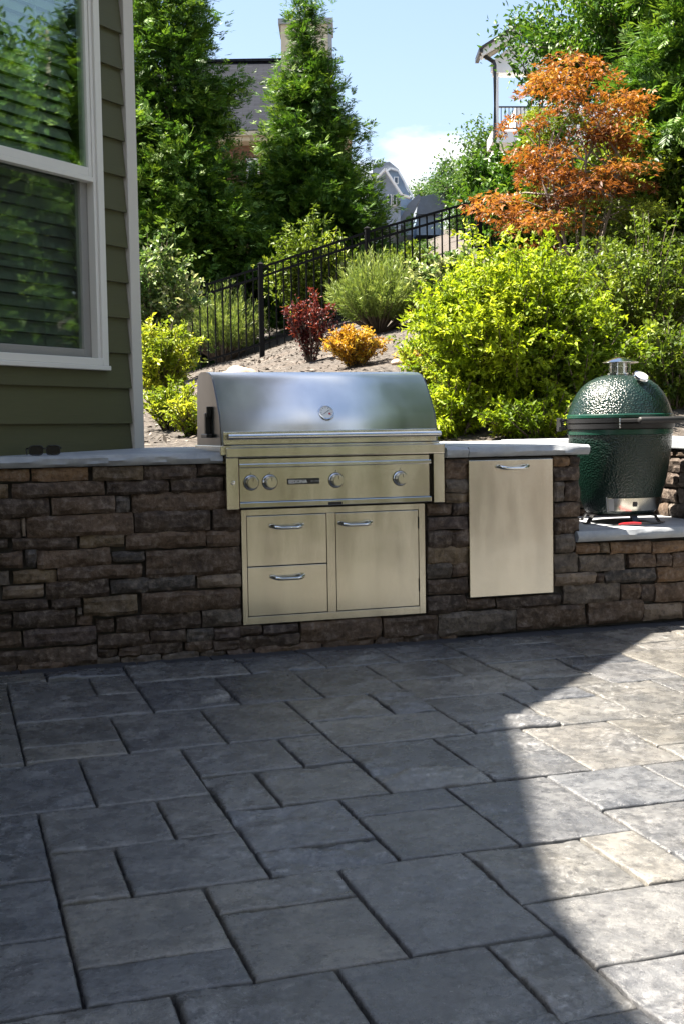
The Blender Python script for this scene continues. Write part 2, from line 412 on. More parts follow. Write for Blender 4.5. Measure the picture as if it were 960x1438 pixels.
Fc = [(j*nx+i, j*nx+i+1, (j+1)*nx+i+1, (j+1)*nx+i) for j in range(len(ys)-1) for i in range(nx-1)]
g = link('ground', np_mesh('ground', V, Fc), M['mulch'], smooth=True); tag(g, kind='structure')

# patio: sloped base and single pavers on the measured 166 mm module
PX0, PXS, PY0, PYS = .226, .1665, -.12, -.1685
base = MB().poly([(-9, -13), (6.9, -13), (6.9, .3), (-9, .3)], lambda x, y: TILT*y - .2, lambda x, y: TILT*y - .022).build('patio', M['joint'])
tag(base, kind='structure')
R_ = """-2 11 0 14;-2 14 0 16;-2 16 0 18;-2 18 1 20;1 18 3 21;3 18 5 21;5 18 6 20;6 15 8 17;8 15 9 17;6 17 9 19;6 19 9 21;0 15 2 17;0 17 2 18;2 15 4 16;2 16 4 18;4 15 6 18;
0 11 2 13;2 11 3 13;0 13 1 15;1 13 3 15;3 12 5 14;3 14 5 15;5 12 7 13;5 13 7 15;7 12 9 15;9 12 11 14;11 12 13 14;9 14 12 16;9 16 11 18;-2 8 1 11;1 8 3 11;3 8 5 10;5 8 6 10;3 10 4 12;4 10 6 12;
0 5 2 7;0 7 2 8;2 5 4 8;4 5 6 8;-2 1 0 4;-2 4 0 8;0 1 2 3;2 1 3 3;0 3 3 5;-1 0 1 1;1 0 3 1;3 0 6 2;3 2 5 5;5 2 7 5;6 0 8 2;7 2 9 5;8 0 10 2;6 5 8 7;8 5 9 7;6 7 9 9;6 9 8 11;6 11 8 12;8 9 10 12;10 9 12 12;
9 2 11 4;11 2 12 4;9 4 12 6;9 6 11 8;9 8 11 9;11 6 13 7;11 7 13 9;10 0 12 2;12 0 13 1;13 0 15 1;12 1 15 3;12 3 14 5;14 3 16 4;14 4 16 6;12 5 14 6;13 6 15 9;15 6 17 8;16 3 18 6;15 0 17 3;17 0 19 2;19 0 21 2;12 9 14 11;12 11 14 12;17 2 19 3;15 8 18 9"""
rects = [tuple(int(v) for v in r.split()) for r in R_.replace('\n', '').split(';')]
taken = {}
for r in rects:
    for i in range(r[0], r[2]):
        for k in range(r[1], r[3]):
            if (i, k) in taken: print('PAVER OVERLAP', r, taken[(i, k)])
            taken[(i, k)] = r
I0, I1, K0, K1 = -7, 32, 0, 24
for k in range(K0, K1):
    for i in range(I0, I1):
        if (i, k) in taken: continue
        opts = [(3, 2), (2, 2), (2, 3), (3, 3), (2, 1), (1, 2), (1, 1)]; rnd.shuffle(opts); opts.sort(key=lambda s: s[0]*s[1] < 3)
        for w, h in opts:
            cells = [(a, b) for a in range(i, i + w) for b in range(k, k + h)]
            if all(c not in taken and c[0] < I1 for c in cells):
                r = (i, k, i + w, k + h); rects.append(r)
                for c in cells: taken[c] = r
                break
PCOL = [(.146, .146, .146), (.122, .125, .132), (.166, .161, .153), (.176, .169, .155), (.134, .135, .138), (.157, .154, .147), (.108, .113, .123)]
def cleft(x, y, ca, sa, sd, amt):
    """height of the split face and how close the point is to the lip of a layer"""
    p, q = x*ca - y*sa, x*sa + y*ca
    m = mn.noise(Vector((x*3.1 + sd, y*3.1, sd)))*1.6 + amt
    m = max(0.0, min(1.0, m))
    n = mn.noise(Vector((p*3.2, q*6.5, sd))) + .5*mn.noise(Vector((p*7.5, q*15, sd+4))) + .25*mn.noise(Vector((p*22, q*38, sd+8)))
    lv = n*3.6; k = math.floor(lv); f = lv - k
    st = k + min(1.0, f/.22)                       # flat tread, short steep riser
    h = m*(.0046*st) + .0016*mn.noise(Vector((x*14, y*14, sd))) + .0008*mn.noise(Vector((x*45, y*45, sd)))
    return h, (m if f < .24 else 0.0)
for r in rects:
    x0, x1 = PX0 + PXS * r[0], PX0 + PXS * r[2]; y1, y0 = PY0 + PYS * r[1], PY0 + PYS * r[3]
    x0 += .0036; x1 -= .0036; y0 += .0046; y1 -= .0046
    near = -3 <= r[0] and r[2] <= 15
    stp = .013 if near else .05
    xs_ = [x0, x0+.003, x0+.010] + [x0+.010 + (x1-x0-.020)*k/max(2, int((x1-x0)/stp)) for k in range(1, max(2, int((x1-x0)/stp)))] + [x1-.010, x1-.003, x1]
    ys_ = [y0, y0+.003, y0+.010] + [y0+.010 + (y1-y0-.020)*k/max(2, int((y1-y0)/stp)) for k in range(1, max(2, int((y1-y0)/stp)))] + [y1-.010, y1-.003, y1]
    dz = rnd.uniform(-.0015, .0015); tx, ty = rnd.uniform(-.004, .004), rnd.uniform(-.004, .004)
    th_ = rnd.uniform(-.9, .9); ca, sa = math.cos(th_), math.sin(th_); sd = rnd.uniform(0, 90); amt = rnd.choice((-.3, .0, .15, .35, .5))
    V = []; Fc = []; lips = []; w = len(xs_); nxp, nyp = w-1, len(ys_)-1
    for j, y in enumerate(ys_):
        for i, x in enumerate(xs_):
            ex, ey = min(i, nxp-i), min(j, nyp-j); e = min(ex, ey)
            hh, lp = cleft(x, y, ca, sa, sd, amt)
            xx = x + (.0016*mn.noise(Vector((y*30, sd, 0))) if ex == 0 else 0); yy = y + (.0016*mn.noise(Vector((x*30, sd, 1))) if ey == 0 else 0)
            z = TILT*y + dz + tx*(x-(x0+x1)/2) + ty*(y-(y0+y1)/2)
            z += (-.0045 + .5*hh, -.0008 + .8*hh, hh)[e] if e < 3 else hh
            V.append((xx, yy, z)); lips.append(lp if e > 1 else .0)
    for j in range(nyp):
        for i in range(nxp): Fc.append((j*w+i, j*w+i+1, (j+1)*w+i+1, (j+1)*w+i))
    ring = [i for i in range(w)] + [j*w+nxp for j in range(1, nyp+1)] + [nyp*w+i for i in range(nxp-1, -1, -1)] + [j*w for j in range(nyp-1, 0, -1)]
    o0 = len(V)
    for q in ring: V.append((V[q][0], V[q][1], V[q][2] - .05))
    n = len(ring)
    for a_i in range(n): Fc.append((ring[a_i], o0+a_i, o0+(a_i+1) % n, ring[(a_i+1) % n]))
    me = np_mesh('paver', V, Fc)
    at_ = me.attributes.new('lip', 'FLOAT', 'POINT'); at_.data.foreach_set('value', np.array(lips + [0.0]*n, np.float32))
    o = link('paver', me, M['paver'], base, smooth=True, angle=60)
    c = PCOL[rnd.randrange(len(PCOL))]; s_c = rnd.uniform(.80, 1.12); o.color = (c[0]*s_c*.95, c[1]*s_c*.95, c[2]*s_c*.96, 1)
# dark border course against the wall
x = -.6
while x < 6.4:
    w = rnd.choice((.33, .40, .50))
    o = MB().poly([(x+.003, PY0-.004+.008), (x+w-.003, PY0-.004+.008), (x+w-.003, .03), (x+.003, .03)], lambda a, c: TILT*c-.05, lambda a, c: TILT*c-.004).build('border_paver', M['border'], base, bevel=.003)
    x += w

# ------------------------------------------------------------------ stone counter
island = empty('stone_counter', (1.6, .35, 0), 'brown ledgestone outdoor kitchen counter with grey bluestone top, grill built into it', 'counter')
MB().box(.02, 3.03, .012, .72, -.2, .868).box(3.03, 6.5, .013, .70, -.2, .432).box(3.031, 6.5, .70, .95, -.2, .868).build('mortar_core', M['mortar'], island)

def rough_stone(x0, x1, z0, z1, d=.03, yb=.0, jit=.005):
    """a split stone face in the plane y = yb, front at -y"""
    nxs, nzs = max(5, min(13, int((x1-x0)/.024))), max(4, min(6, int((z1-z0)/.017)))
    sd = rnd.uniform(0, 90); V = []; Fc = []; w = nxs+1
    for j in range(nzs+1):
        for i in range(nxs+1):
            fx, fz = i/nxs, j/nzs
            e = (i in (0, nxs)) + (j in (0, nzs))
            px = x0 + (x1-x0)*fx + jit*mn.noise(Vector((fx*3, fz*2, sd)))*(1 if i in (0, nxs) else .3)
            pz = z0 + (z1-z0)*fz + jit*1.3*mn.noise(Vector(((x0+(x1-x0)*fx)*14, fz*3, sd+7)))
            y = yb - d*(1.0 if e == 0 else (.62 if e == 1 else .35)) + .016*mn.noise(Vector((px*15, pz*17, sd+3))) + .011*mn.noise(Vector((px*48, pz*48, sd+5)))
            if e == 0: y += .006*mn.noise(Vector((px*6, pz*8, sd+9)))
            V.append((px, y, pz))
    for j in range(nzs):
        for i in range(nxs): Fc.append((j*w+i, j*w+i+1, (j+1)*w+i+1, (j+1)*w+i))
    ring = [i for i in range(w)] + [j*w+nxs for j in range(1, nzs+1)] + [nzs*w+i for i in range(nxs-1, -1, -1)] + [j*w for j in range(nzs-1, 0, -1)]
    o0 = len(V)
    for q in ring: V.append((V[q][0], yb+.02, V[q][2]))
    n = len(ring)
    for a in range(n): Fc.append((ring[a], ring[(a+1) % n], o0+(a+1) % n, o0+a)[::-1])
    return V, Fc
SC = {k: (c[0]*1.12, c[1]*1.04, c[2]*.93) for k, c in {'d': (.055, .041, .034), 'b': (.085, .062, .048), 'g': (.088, .080, .076), 't': (.150, .100, .062), 'u': (.058, .056, .060), 'l': (.17, .145, .125), 'p': (.062, .049, .050), 'o': (.125, .10, .070)}.items()}
def put_stone(V, Fc, par, code=None):
    b = MB(); b.v, b.f = V, Fc
    o = b.build('stone', M['stone'], par, smooth=True, angle=24)
    c = SC[code or rnd.choice('dbgbgdpbg')]; s = rnd.uniform(.82, 1.18); o.color = (c[0]*s, c[1]*s, c[2]*s, 1)
    return o
# stone rectangles read off the photograph: (offset x, offset y, zoom) then boxes "x0 y0 x1 y1 colour"
SETS = [
 ((0, 620, 4), "-20 150 165 222 t;180 145 495 222 t;520 138 802 220 o;-20 240 45 320 o;68 228 585 310 b;600 218 945 296 d;-20 320 275 428 d;292 310 645 405 b;650 308 725 400 u;-20 435 118 540 d;122 432 146 532 l;152 410 748 530 b;-20 550 45 605 d;70 535 430 608 d;450 522 695 592 o"),
 ((170, 620, 5.333), "170 172 560 285 d;570 165 775 250 d;375 268 760 380 d;80 380 770 520 b;100 518 665 672 d;682 505 885 665 d;35 675 630 795 b;638 665 885 780 b"),
 ((0, 770, 4), "-20 20 130 112 b;145 5 205 105 u;207 5 620 105 b;632 18 812 75 u;-20 128 52 200 g;75 120 318 192 o;325 95 795 172 b;15 205 245 278 l;258 178 610 275 d;620 168 835 248 u;-20 285 270 345 d;290 275 450 335 d;470 265 770 372 o;-20 368 65 455 d;75 345 425 438 d;430 330 462 376 g;432 382 520 430 b;540 392 640 465 d;-20 468 118 556 b;135 445 540 540 p;550 475 840 550 d;-20 560 545 660 d;550 560 660 612 d;668 552 785 612 b"),
 ((170, 770, 5.333), "185 5 890 205 b;205 205 550 310 u;570 195 890 290 l;150 312 890 465 b;-35 490 595 612 d;605 455 895 578 g;220 612 480 700 d;490 597 692 690 u;696 590 885 682 p;135 705 460 795 d;480 692 685 772 b;690 685 900 772 d"),
 ((330, 850, 3.556), "8 98 132 148 d;140 94 312 138 p;20 146 318 208 d;325 70 725 182 b;735 54 1003 160 b"),
 ((590, 760, 4.571), "106 445 600 592 g;606 412 1040 552 b;40 30 300 148 o;38 142 190 235 g;195 140 300 228 b;38 240 296 336 d;40 345 285 455 d;292 365 470 432 d;478 348 885 425 d"),
 ((590, 620, 4.571), "155 112 296 238 b;155 242 292 325 g;155 328 292 390 o;40 396 190 470 b;195 392 296 470 d;40 480 292 562 p;42 570 186 682 d;192 565 296 682 b"),
 ((590, 610, 2.595), "481 80 535 116 t;538 80 572 116 d;481 119 572 168 d;481 172 516 243 g;520 170 574 242 d;481 248 574 301 b;481 305 502 362 d;506 304 573 360 b;483 365 552 430 g"),
 ((770, 740, 5.053), "25 186 198 322 g;206 195 522 310 g;555 190 746 282 b;752 186 856 276 d;860 180 1010 278 b;178 115 345 186 t;350 112 414 184 o;420 105 712 184 t;718 98 1010 176 t;30 322 316 410 l;320 325 380 388 d;385 298 744 388 u;758 280 1010 382 t;92 396 495 536 g;505 402 640 516 b;646 402 736 520 d;740 390 1010 526 b;2 476 66 536 d;270 522 655 676 b;662 540 930 652 l;936 536 1040 650 b"),
]
for (ox, oy, s), txt in SETS:
    for it in txt.split(';'):
        q = it.split(); x0, y0, x1, y1 = [float(v) for v in q[:4]]
        x0, x1, y0, y1 = ox + x0/s, ox + x1/s, oy + y0/s, oy + y1/s
        cx, cy = (x0+x1)/2, (y0+y1)/2
        X0, X1 = on_y(x0, cy)[0], on_y(x1, cy)[0]; Z1, Z0 = on_y(cx, y0)[2], on_y(cx, y1)[2]
        put_stone(*rough_stone(X0, X1, max(Z0, -.01), min(Z1, .866), rnd.uniform(.024, .04)), island, q[4])
def random_courses(x0, x1, z0, z1, par, xf=None):
    z = z0
    while z < z1 - .02:
        h = min(rnd.choice((.055, .07, .085, .10)), z1 - z)
        if z1 - z - h < .035: h = z1 - z
        x = x0
        while x < x1 - .01:
            w = min(rnd.uniform(.12, .34), x1 - x)
            if x1 - x - w < .07: w = x1 - x
            V, Fc = rough_stone(x+.004, x+w-.004, z+.004, z+h-.004, rnd.uniform(.02, .036))
            if xf: V = [xf(p) for p in V]
            put_stone(V, Fc, par); x += w
        z += h
random_courses(.16, 2.36, -.03, .028, island)         # foot course in the gloom at the base
random_courses(3.70, 6.4, -.01, .43, island)           # the low wall goes on beyond the frame
def slab(x0, x1, y0, y1, z1, th, name='countertop', par=None, amp=.010):
    """bluestone with rock-faced front edge; top follows the fall of the terrace"""
    n = max(4, int((x1-x0)/.028)); m = 4; V = []; Fc = []; w = n+1; sd = rnd.uniform(0, 50)
    for j in range(m+1):
        for i in range(n+1):
            x = x0 + (x1-x0)*i/n; fz = j/m
            y = y0 + amp*(1.0*mn.noise(Vector((x*16, fz*3, sd))) + .8*mn.noise(Vector((x*42, fz*5, sd)))) + (.010 if j == m else 0) + (.012 if j == 0 else 0) - .004*(j == 2)
            z = z1 + TILT*y - th*(1-fz) + (.003*mn.noise(Vector((x*20, 1, sd))) if 0 < j < m else 0)
            V.append((x, y, z))
    for j in range(m):
        for i in range(n): Fc.append((j*w+i, j*w+i+1, (j+1)*w+i+1, (j+1)*w+i))
    o0 = len(V)
    for i in range(n+1): V.append((x0 + (x1-x0)*i/n, y1, z1 + TILT*y1 + .0015*mn.noise(Vector((i, 1, sd)))))
    for i in range(n): Fc.append((m*w+i, m*w+i+1, o0+i+1, o0+i))
    o1 = len(V)
    for i in range(n+1): V.append((x0 + (x1-x0)*i/n, y1, z1 + TILT*y1 - th))
    for i in range(n): Fc.append((o0+i, o0+i+1, o1+i+1, o1+i)); Fc.append((i+1, i, o1+i, o1+i+1))
    Fc.append(tuple([j*w for j in range(m, -1, -1)] + [o1, o0])); Fc.append(tuple([j*w+n for j in range(m+1)] + [o0+n, o1+n]))
    b = MB(); b.v, b.f = V, Fc
    return b.build(name, M['slab'], par, smooth=True, angle=40)
slab(.02, 1.212, -.045, .745, .9195, .048, par=island)
slab(2.302, 2.413, -.045, .745, .9195, .048, par=island)
slab(2.417, 3.068, -.045, .745, .920, .048, par=island)
slab(1.216, 2.298, .545, .745, .919, .047, par=island)
slab(3.0, 4.6, -.05, .70, .488, .052, 'shelf_slab', island, .006)
slab(4.604, 6.5, -.05, .70, .488, .052, 'shelf_slab', island, .006)
slab(3.072, 3.84, .66, .98, .917, .045, 'wall_cap', island, .006)
slab(4.21, 6.5, .66, .98, .917, .045, 'wall_cap', island, .006)
# return wall at the right of the niche: faces -X
ret = empty('return_wall', (3.9, .3, .49), 'sunlit stone return wall with pale cap behind the green ceramic cooker', 'wall')
MB().box(3.872, 4.18, -.02, .699, .46, .872).build('mortar_core', M['mortar'], ret)
random_courses(-.69, .02, .492, .868, ret, lambda p: (3.872 + p[1], -p[0], p[2]))
random_courses(3.86, 4.18, .492, .868, ret, lambda p: (p[0], p[1] - .022, p[2]))
random_courses(3.05, 3.83, .492, .868, island, lambda p: (p[0], p[1] + .70, p[2]))
random_courses(4.19, 6.4, .492, .868, island, lambda p: (p[0], p[1] + .70, p[2]))
MB().poly([(3.83, -.05), (4.205, -.05), (4.205, .98), (3.844, .98)], lambda x, y: .873 + TILT*y*.6, lambda x, y: .92 + TILT*y).build('wall_cap', M['slab'], ret, bevel=.006)

# ------------------------------------------------------------------ gas grill
grill = empty('gas_grill', (1.75, .2, .66), 'stainless steel built-in gas grill with curved hood and four knobs', 'grill')
prof = [(-.040, .950), (-.036, .972), (-.027, 1.032), (-.011, 1.087), (.022, 1.136), (.056, 1.182), (.088, 1.222), (.118, 1.254), (.150, 1.275), (.200, 1.288), (.28, 1.295), (.36, 1.298), (.42, 1.290), (.455, 1.25), (.475, 1.1), (.49, .950)]
XL, XR = 1.211, 2.250
b = MB()
for X in (XL, XR): b.v += [(X, y, z) for y, z in prof]
n = len(prof)
for i in range(n-1): b.f.append((i, i+1, n+i+1, n+i))
hood = b.build('hood', M['steel_h'], grill, smooth=True, angle=35)
sm = hood.modifiers.new('thick', 'SOLIDIFY'); sm.thickness = .003; sm.offset = -1
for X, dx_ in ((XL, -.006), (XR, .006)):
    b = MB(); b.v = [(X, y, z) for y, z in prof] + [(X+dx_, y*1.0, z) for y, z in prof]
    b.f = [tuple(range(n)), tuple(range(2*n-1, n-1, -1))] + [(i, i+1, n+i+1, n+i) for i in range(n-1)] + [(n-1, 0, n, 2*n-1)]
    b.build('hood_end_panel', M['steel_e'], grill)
# rim band along the lower hood edge
MB().box(XL+.004, XR-.004, -.050, -.0405, .952, 1.012).build('hood_rim', M['steel'], grill, bevel=.003)
hb = MB().tube([(XL+.014, -.108, .988), (XR-.008, -.108, .988)], .0125, 16).build('handle', M['steel_p'], grill, smooth=True, angle=50)
for X in (XL+.03, XR-.024):
    MB().box(X-.017, X+.017, -.104, -.05, .974, 1.001).build('handle_bracket', M['steel'], grill, bevel=.004)
# rotisserie motor bracket on the hood's left end
rb = MB().box(XL-.03, XL-.0065, .17, .205, .99, 1.10).box(XL-.034, XL-.007, .13, .26, .985, 1.003).box(XL-.026, XL-.0066, .15, .17, 1.08, 1.13).build('rotisserie_bracket', M['black'], grill, bevel=.003)
# thermometer set on the slope of the hood
nrm_ = Vector((0, -.84, .54)).normalized(); tc_ = Vector((1.714, .004, 1.088))
rot = nrm_.to_track_quat('Z', 'Y').to_matrix().to_4x4()
def oriented(mb, mat, nm, par, c, rm, **kw):
    m4 = Matrix.Translation(c) @ rm; mb.v = [tuple(m4 @ Vector(p)) for p in mb.v]; return mb.build(nm, mat, par, **kw)
th = oriented(MB().lathe([(.0, 0), (.038, 0), (.041, .006), (.038, .014), (.033, .015), (.032, .011), (0, .011)], 32), M['steel_p'], 'thermometer', grill, tc_, rot, smooth=True, angle=40)
oriented(MB().lathe([(0, .0112), (.0315, .0112), (.0315, .0122), (0, .0122)], 32), M['white'], 'dial', th, tc_, rot)
oriented(MB().bar((-.014, -.010, .0134), (.016, .012, .0134), .0022, .001), M['black'], 'needle', th, tc_, rot)
oriented(MB().box(.010, .020, -.013, -.003, .0123, .0131), M['red'], 'dial_mark', th, tc_, rot)
b = MB()
for k in range(9):
    g_ = math.radians(-30 + 30*k); b.bar((.022*math.cos(g_), .022*math.sin(g_), .0128), (.028*math.cos(g_), .028*math.sin(g_), .0128), .0016, .0008)
oriented(b, M['black'], 'dial_tick', th, tc_, rot)
# body and front
MB().box(XL-.01, XR+.012, -.048, .53, .905, .9495).build('hood_tray', M['steel'], grill, bevel=.003)
MB().box(1.222, 2.281, -.068, -.02, .893, .9415).build('fascia_top', M['steel'], grill, bevel=.006)
MB().box(1.222, 1.279, -.062, .03, .660, .8925).build('fascia_post', M['steel'], grill, bevel=.002)
MB().box(2.224, 2.279, -.062, .03, .660, .8925).build('fascia_post', M['steel'], grill, bevel=.002)
MB().box(1.2795, 2.2235, -.020, .03, .662, .8925).build('recess', M['black'], grill)
MB().box(1.284, 2.206, -.052, -.0205, .692, .888).build('control_panel', M['steel'], grill, bevel=.002)
MB().box(1.282, 2.212, -.064, -.0525, .846, .866).build('drip_rail', M['steel_p'], grill, bevel=.004)
MB().box(1.282, 2.212, -.062, -.030, .665, .6905).build('lower_rail', M['steel_p'], grill, bevel=.003)
MB().box(1.70, 1.765, -.0645, -.0622, .668, .680).build('latch', M['black'], grill, bevel=.001)
MB().box(1.20, 2.30, .0305, .53, .62, .9045).build('firebox', M['steel'], grill)
def knob(X, Z):
    c = Vector((X, -.0525, Z)); rm = Vector((0, -1, 0)).to_track_quat('Z', 'Y').to_matrix().to_4x4()
    k = oriented(MB().lathe([(.034, 0), (.034, .004), (.028, .008), (.027, .010), (.0265, .033), (.025, .037)], 32, close=True), M['steel_p'], 'knob', grill, c, rm, smooth=True, angle=35)
    oriented(MB().lathe([(.0365, -.0), (.0365, .0030), (.0342, .0032), (.0342, 0)], 32, close=False), M['knobdark'], 'bezel', k, c, rm, smooth=True, angle=35)
    oriented(MB().lathe([(0, .0375), (.0235, .0375), (.0225, .0395), (0, .0395)], 32), M['steel'], 'knob_face', k, c, rm, smooth=True, angle=35)
    oriented(MB().bar((0, .006, .0402), (0, .022, .0402), .002, .001), M['black'], 'pointer', k, c, rm)
    MB().box(X-.0015, X+.0015, -.0532, -.0521, Z+.040, Z+.046).build('index_mark', M['black'], grill)
for X in (1.338, 1.425, 1.741, 2.057): knob(X, .780)
MB().lathe([(0, 0), (.010, 0), (.010, .003), (.0065, .004), (.0065, .010), (0, .011)], 20, (1.251, -.0622, .782), 'Y').build('igniter_button', M['steel_p'], grill, smooth=True, angle=40)
np_ = MB().box(1.507, 1.660, -.0548, -.0521, .766, .793).build('nameplate', M['black'], grill, bevel=.0008)
def text(body, size, x, y, z, mat, name, par, ext=.0004, bold=1.0):
    cu = bpy.data.curves.new(name, 'FONT'); cu.body = body; cu.size = size; cu.extrude = ext; cu.align_x = 'LEFT'; cu.offset = .0004*bold; cu.resolution_u = 3
    to = bpy.data.objects.new(name, cu); COL.objects.link(to); bpy.context.view_layer.update()
    me = bpy.data.meshes.new_from_object(to.evaluated_get(bpy.context.evaluated_depsgraph_get()))
    bpy.data.objects.remove(to)
    xs_ = [p.co.x for p in me.vertices]
    me.transform(Matrix.Translation((x, y, z)) @ Matrix.Rotation(math.radians(90), 4, 'X'))
    return link(name, me, mat, par), max(xs_)
text('SEDONA', .0225, 1.512, -.0552, .7715, M['white'], 'lettering', np_)
text('BY LYNX', .0105, 1.619, -.0552, .7755, M['greytrim'], 'lettering', np_, bold=.3)

def bow_handle(x0, x1, y, z, par, nm='handle'):
    pts = [(x0, y, z), (x0+.004, y-.018, z-.001), (x0+.022, y-.036, z-.006), (x0+.040, y-.040, z-.009), (x1-.040, y-.040, z-.009), (x1-.022, y-.036, z-.006), (x1-.004, y-.018, z-.001), (x1, y, z)]
    return MB().tube(pts, [.010, .010, .0095, .0072, .0072, .0095, .010, .010], 12).build(nm, M['steel_p'], par, smooth=True, angle=60)

# ------------------------------------------------------------------ drawer and door cabinet under the grill
cab = empty('drawer_cabinet', (1.745, 0, .126), 'stainless cabinet under the grill with two drawers and one door', 'cabinet')
b = MB()
fx0, fx1, fz0, fz1 = 1.2945, 2.191, .126, .6555
b.box(fx0, 1.318, -.024, .012, fz0, fz1); b.box(2.160, fx1, -.024, .012, fz0, fz1)
b.box(1.3182, 2.1598, -.0238, .012, fz0, .162); b.box(1.3182, 2.1598, -.0238, .012, .627, fz1); b.box(1.701, 1.743, -.0236, .012, .1622, .6268)
b.build('frame', M['steel'], cab, bevel=.0015)
MB().box(1.3185, 2.1595, .002, .0115, .1625, .6265).build('cavity', M['dark'], cab)
for z0, z1 in ((.3935, .6245), (.1645, .3900)):
    d = MB().box(1.3205, 1.6985, -.0225, .0015, z0, z1).build('drawer', M['steel'], cab, bevel=.002)
    bow_handle(1.433, 1.584, -.022, z1-.047, d)
d = MB().box(1.7455, 2.1575, -.0225, .0015, .1645, .6245).build('door', M['steel'], cab, bevel=.002)
bow_handle(1.763, 1.918, -.022, .578, d)
for z in (.565, .265): MB().tube([(2.1588, -.0235, z-.03), (2.1588, -.0235, z+.03)], .0035, 8).build('hinge', M['knobdark'], d)
# single panel
pan = empty('trash_door', (2.643, 0, .188), 'plain tall stainless door panel set in the stone wall beside the grill', 'cabinet door')
MB().box(2.412, 2.876, -.004, .013, .183, .862).build('surround', M['black'], pan)
p_ = MB().box(2.418, 2.869, -.034, -.0045, .1885, .8545).build('door', M['steel'], pan, bevel=.0025)
bow_handle(2.570, 2.727, -.034, .822, p_)

# ------------------------------------------------------------------ ceramic cooker
kx, ky, kz = 3.452, .315, .497
kam = empty('kamado_grill', (kx, ky, kz), 'dark green dimpled ceramic egg-shaped cooker standing on the low stone shelf', 'grill')
c0 = (kx, ky, 0)
body = MB().lathe([(.12, .545), (.170, .542), (.186, .560), (.215, .630), (.244, .740), (.262, .850), (.271, .940), (.271, .963)], 64, c0).build('base', M['kamado'], kam, smooth=True, angle=50)
MB().lathe([(.2712, .9635), (.277, .966), (.277, .990), (.272, .992)], 64, c0, close=False).build('base_rim', simple('green_glaze', (.007, .045, .030), .25, 0, .1, 8), kam, smooth=True, angle=30)
lid = MB().lathe([(.274, 1.070), (.270, 1.082), (.262, 1.105), (.248, 1.145), (.226, 1.185), (.196, 1.222), (.160, 1.249), (.120, 1.268), (.085, 1.277), (.068, 1.279)], 64, c0, close=False).build('lid', M['kamado'], kam, smooth=True, angle=50)
MB().lathe([(.2742, 1.050), (.280, 1.053), (.2795, 1.067), (.2745, 1.0715)], 64, c0, close=False).build('lid_rim', bpy.data.materials['green_glaze'], kam, smooth=True, angle=30)
for z0, z1, nm in ((.996, 1.021, 'lower_band'), (1.026, 1.049, 'upper_band')):
    MB().lathe([(.272, z0), (.284, z0+.001), (.285, z1-.001), (.272, z1)], 64, c0, close=False).build(nm, M['black'], kam, smooth=True, angle=30)
MB().lathe([(.269, .985), (.271, .99), (.271, 1.055), (.269, 1.06)], 48, c0, close=False).build('gasket', M['rubber'], kam)
ang = math.radians(-62)   # the side with handle and draught door, seen from the centre
def pol(r, a, z): return (kx + r*math.cos(a), ky + r*math.sin(a), z)
for z in (1.003, 1.017, 1.032, 1.043):
    MB().lathe([(0, 0), (.0055, 0), (.0055, .004), (0, .005)], 10, pol(.284, math.radians(-121), z), 'Y').build('bolt', M['steel_p'], kam)
ah = math.radians(-82); hn = Vector((math.cos(ah), math.sin(ah), 0)); ht = Vector((-math.sin(ah), math.cos(ah), 0)); hc = Vector((kx, ky, 1.036)) + hn*.338
for sg_, ang_ in ((-1, -120), (1, -44)):
    e_ = hc + ht*sg_*.125 - hn*.012
    MB().bar(pol(.283, math.radians(ang_), 1.036), e_, .009, .018).build('handle_bracket', M['black'], kam, bevel=.002)
MB().tube([hc - ht*.150, hc - ht*.142, hc + ht*.142, hc + ht*.150], [.012, .0175, .0175, .012], 14).build('handle', M['rubber'], kam, smooth=True, angle=60)
# hinge with springs at the left
hp_ = math.radians(158)
MB().bar(pol(.283, hp_, 1.0), pol(.325, hp_, 1.0), .05, .02).bar(pol(.283, hp_, 1.044), pol(.322, hp_, 1.044), .05, .014).bar(pol(.318, hp_, .985), pol(.318, hp_, 1.056), .012, .05, (0, 1, 0)).build('hinge', M['black'], kam, bevel=.002)
for da in (-.09, .09):
    pts = [Vector(pol(.302 + .007*math.cos(k*1.1), hp_+da, 1.0 + .045*k/24)) + Vector((0, .007*math.sin(k*1.1), 0)) for k in range(25)]
    MB().tube(pts, .002, 6).build('spring', M['knobdark'], kam)
# chimney cap
MB().lathe([(.066, 1.278), (.070, 1.280), (.070, 1.288), (.052, 1.292), (.050, 1.286)], 40, c0, close=False).build('cap_collar', M['steel_p'], kam, smooth=True, angle=30)
MB().lathe([(.056, 1.289), (.056, 1.345)], 40, c0, close=False).build('cap_sleeve', M['clear'], kam, smooth=True)
for k in range(6):
    a_ = k*math.pi/3 + .4; MB().bar(pol(.0545, a_, 1.288), pol(.0545, a_, 1.347), .010, .003, (math.cos(a_), math.sin(a_), 0)).build('cap_post', M['steel_p'], kam)
MB().lathe([(.052, 1.318), (.0575, 1.319), (.0575, 1.324), (.052, 1.325)], 40, c0, close=False).build('cap_ring', M['steel_p'], kam, smooth=True, angle=30)
MB().lathe([(.098, 1.343), (.099, 1.346), (.060, 1.360), (.020, 1.374), (0, 1.376)], 40, c0).build('cap_roof', M['steel_p'], kam, smooth=True, angle=40)
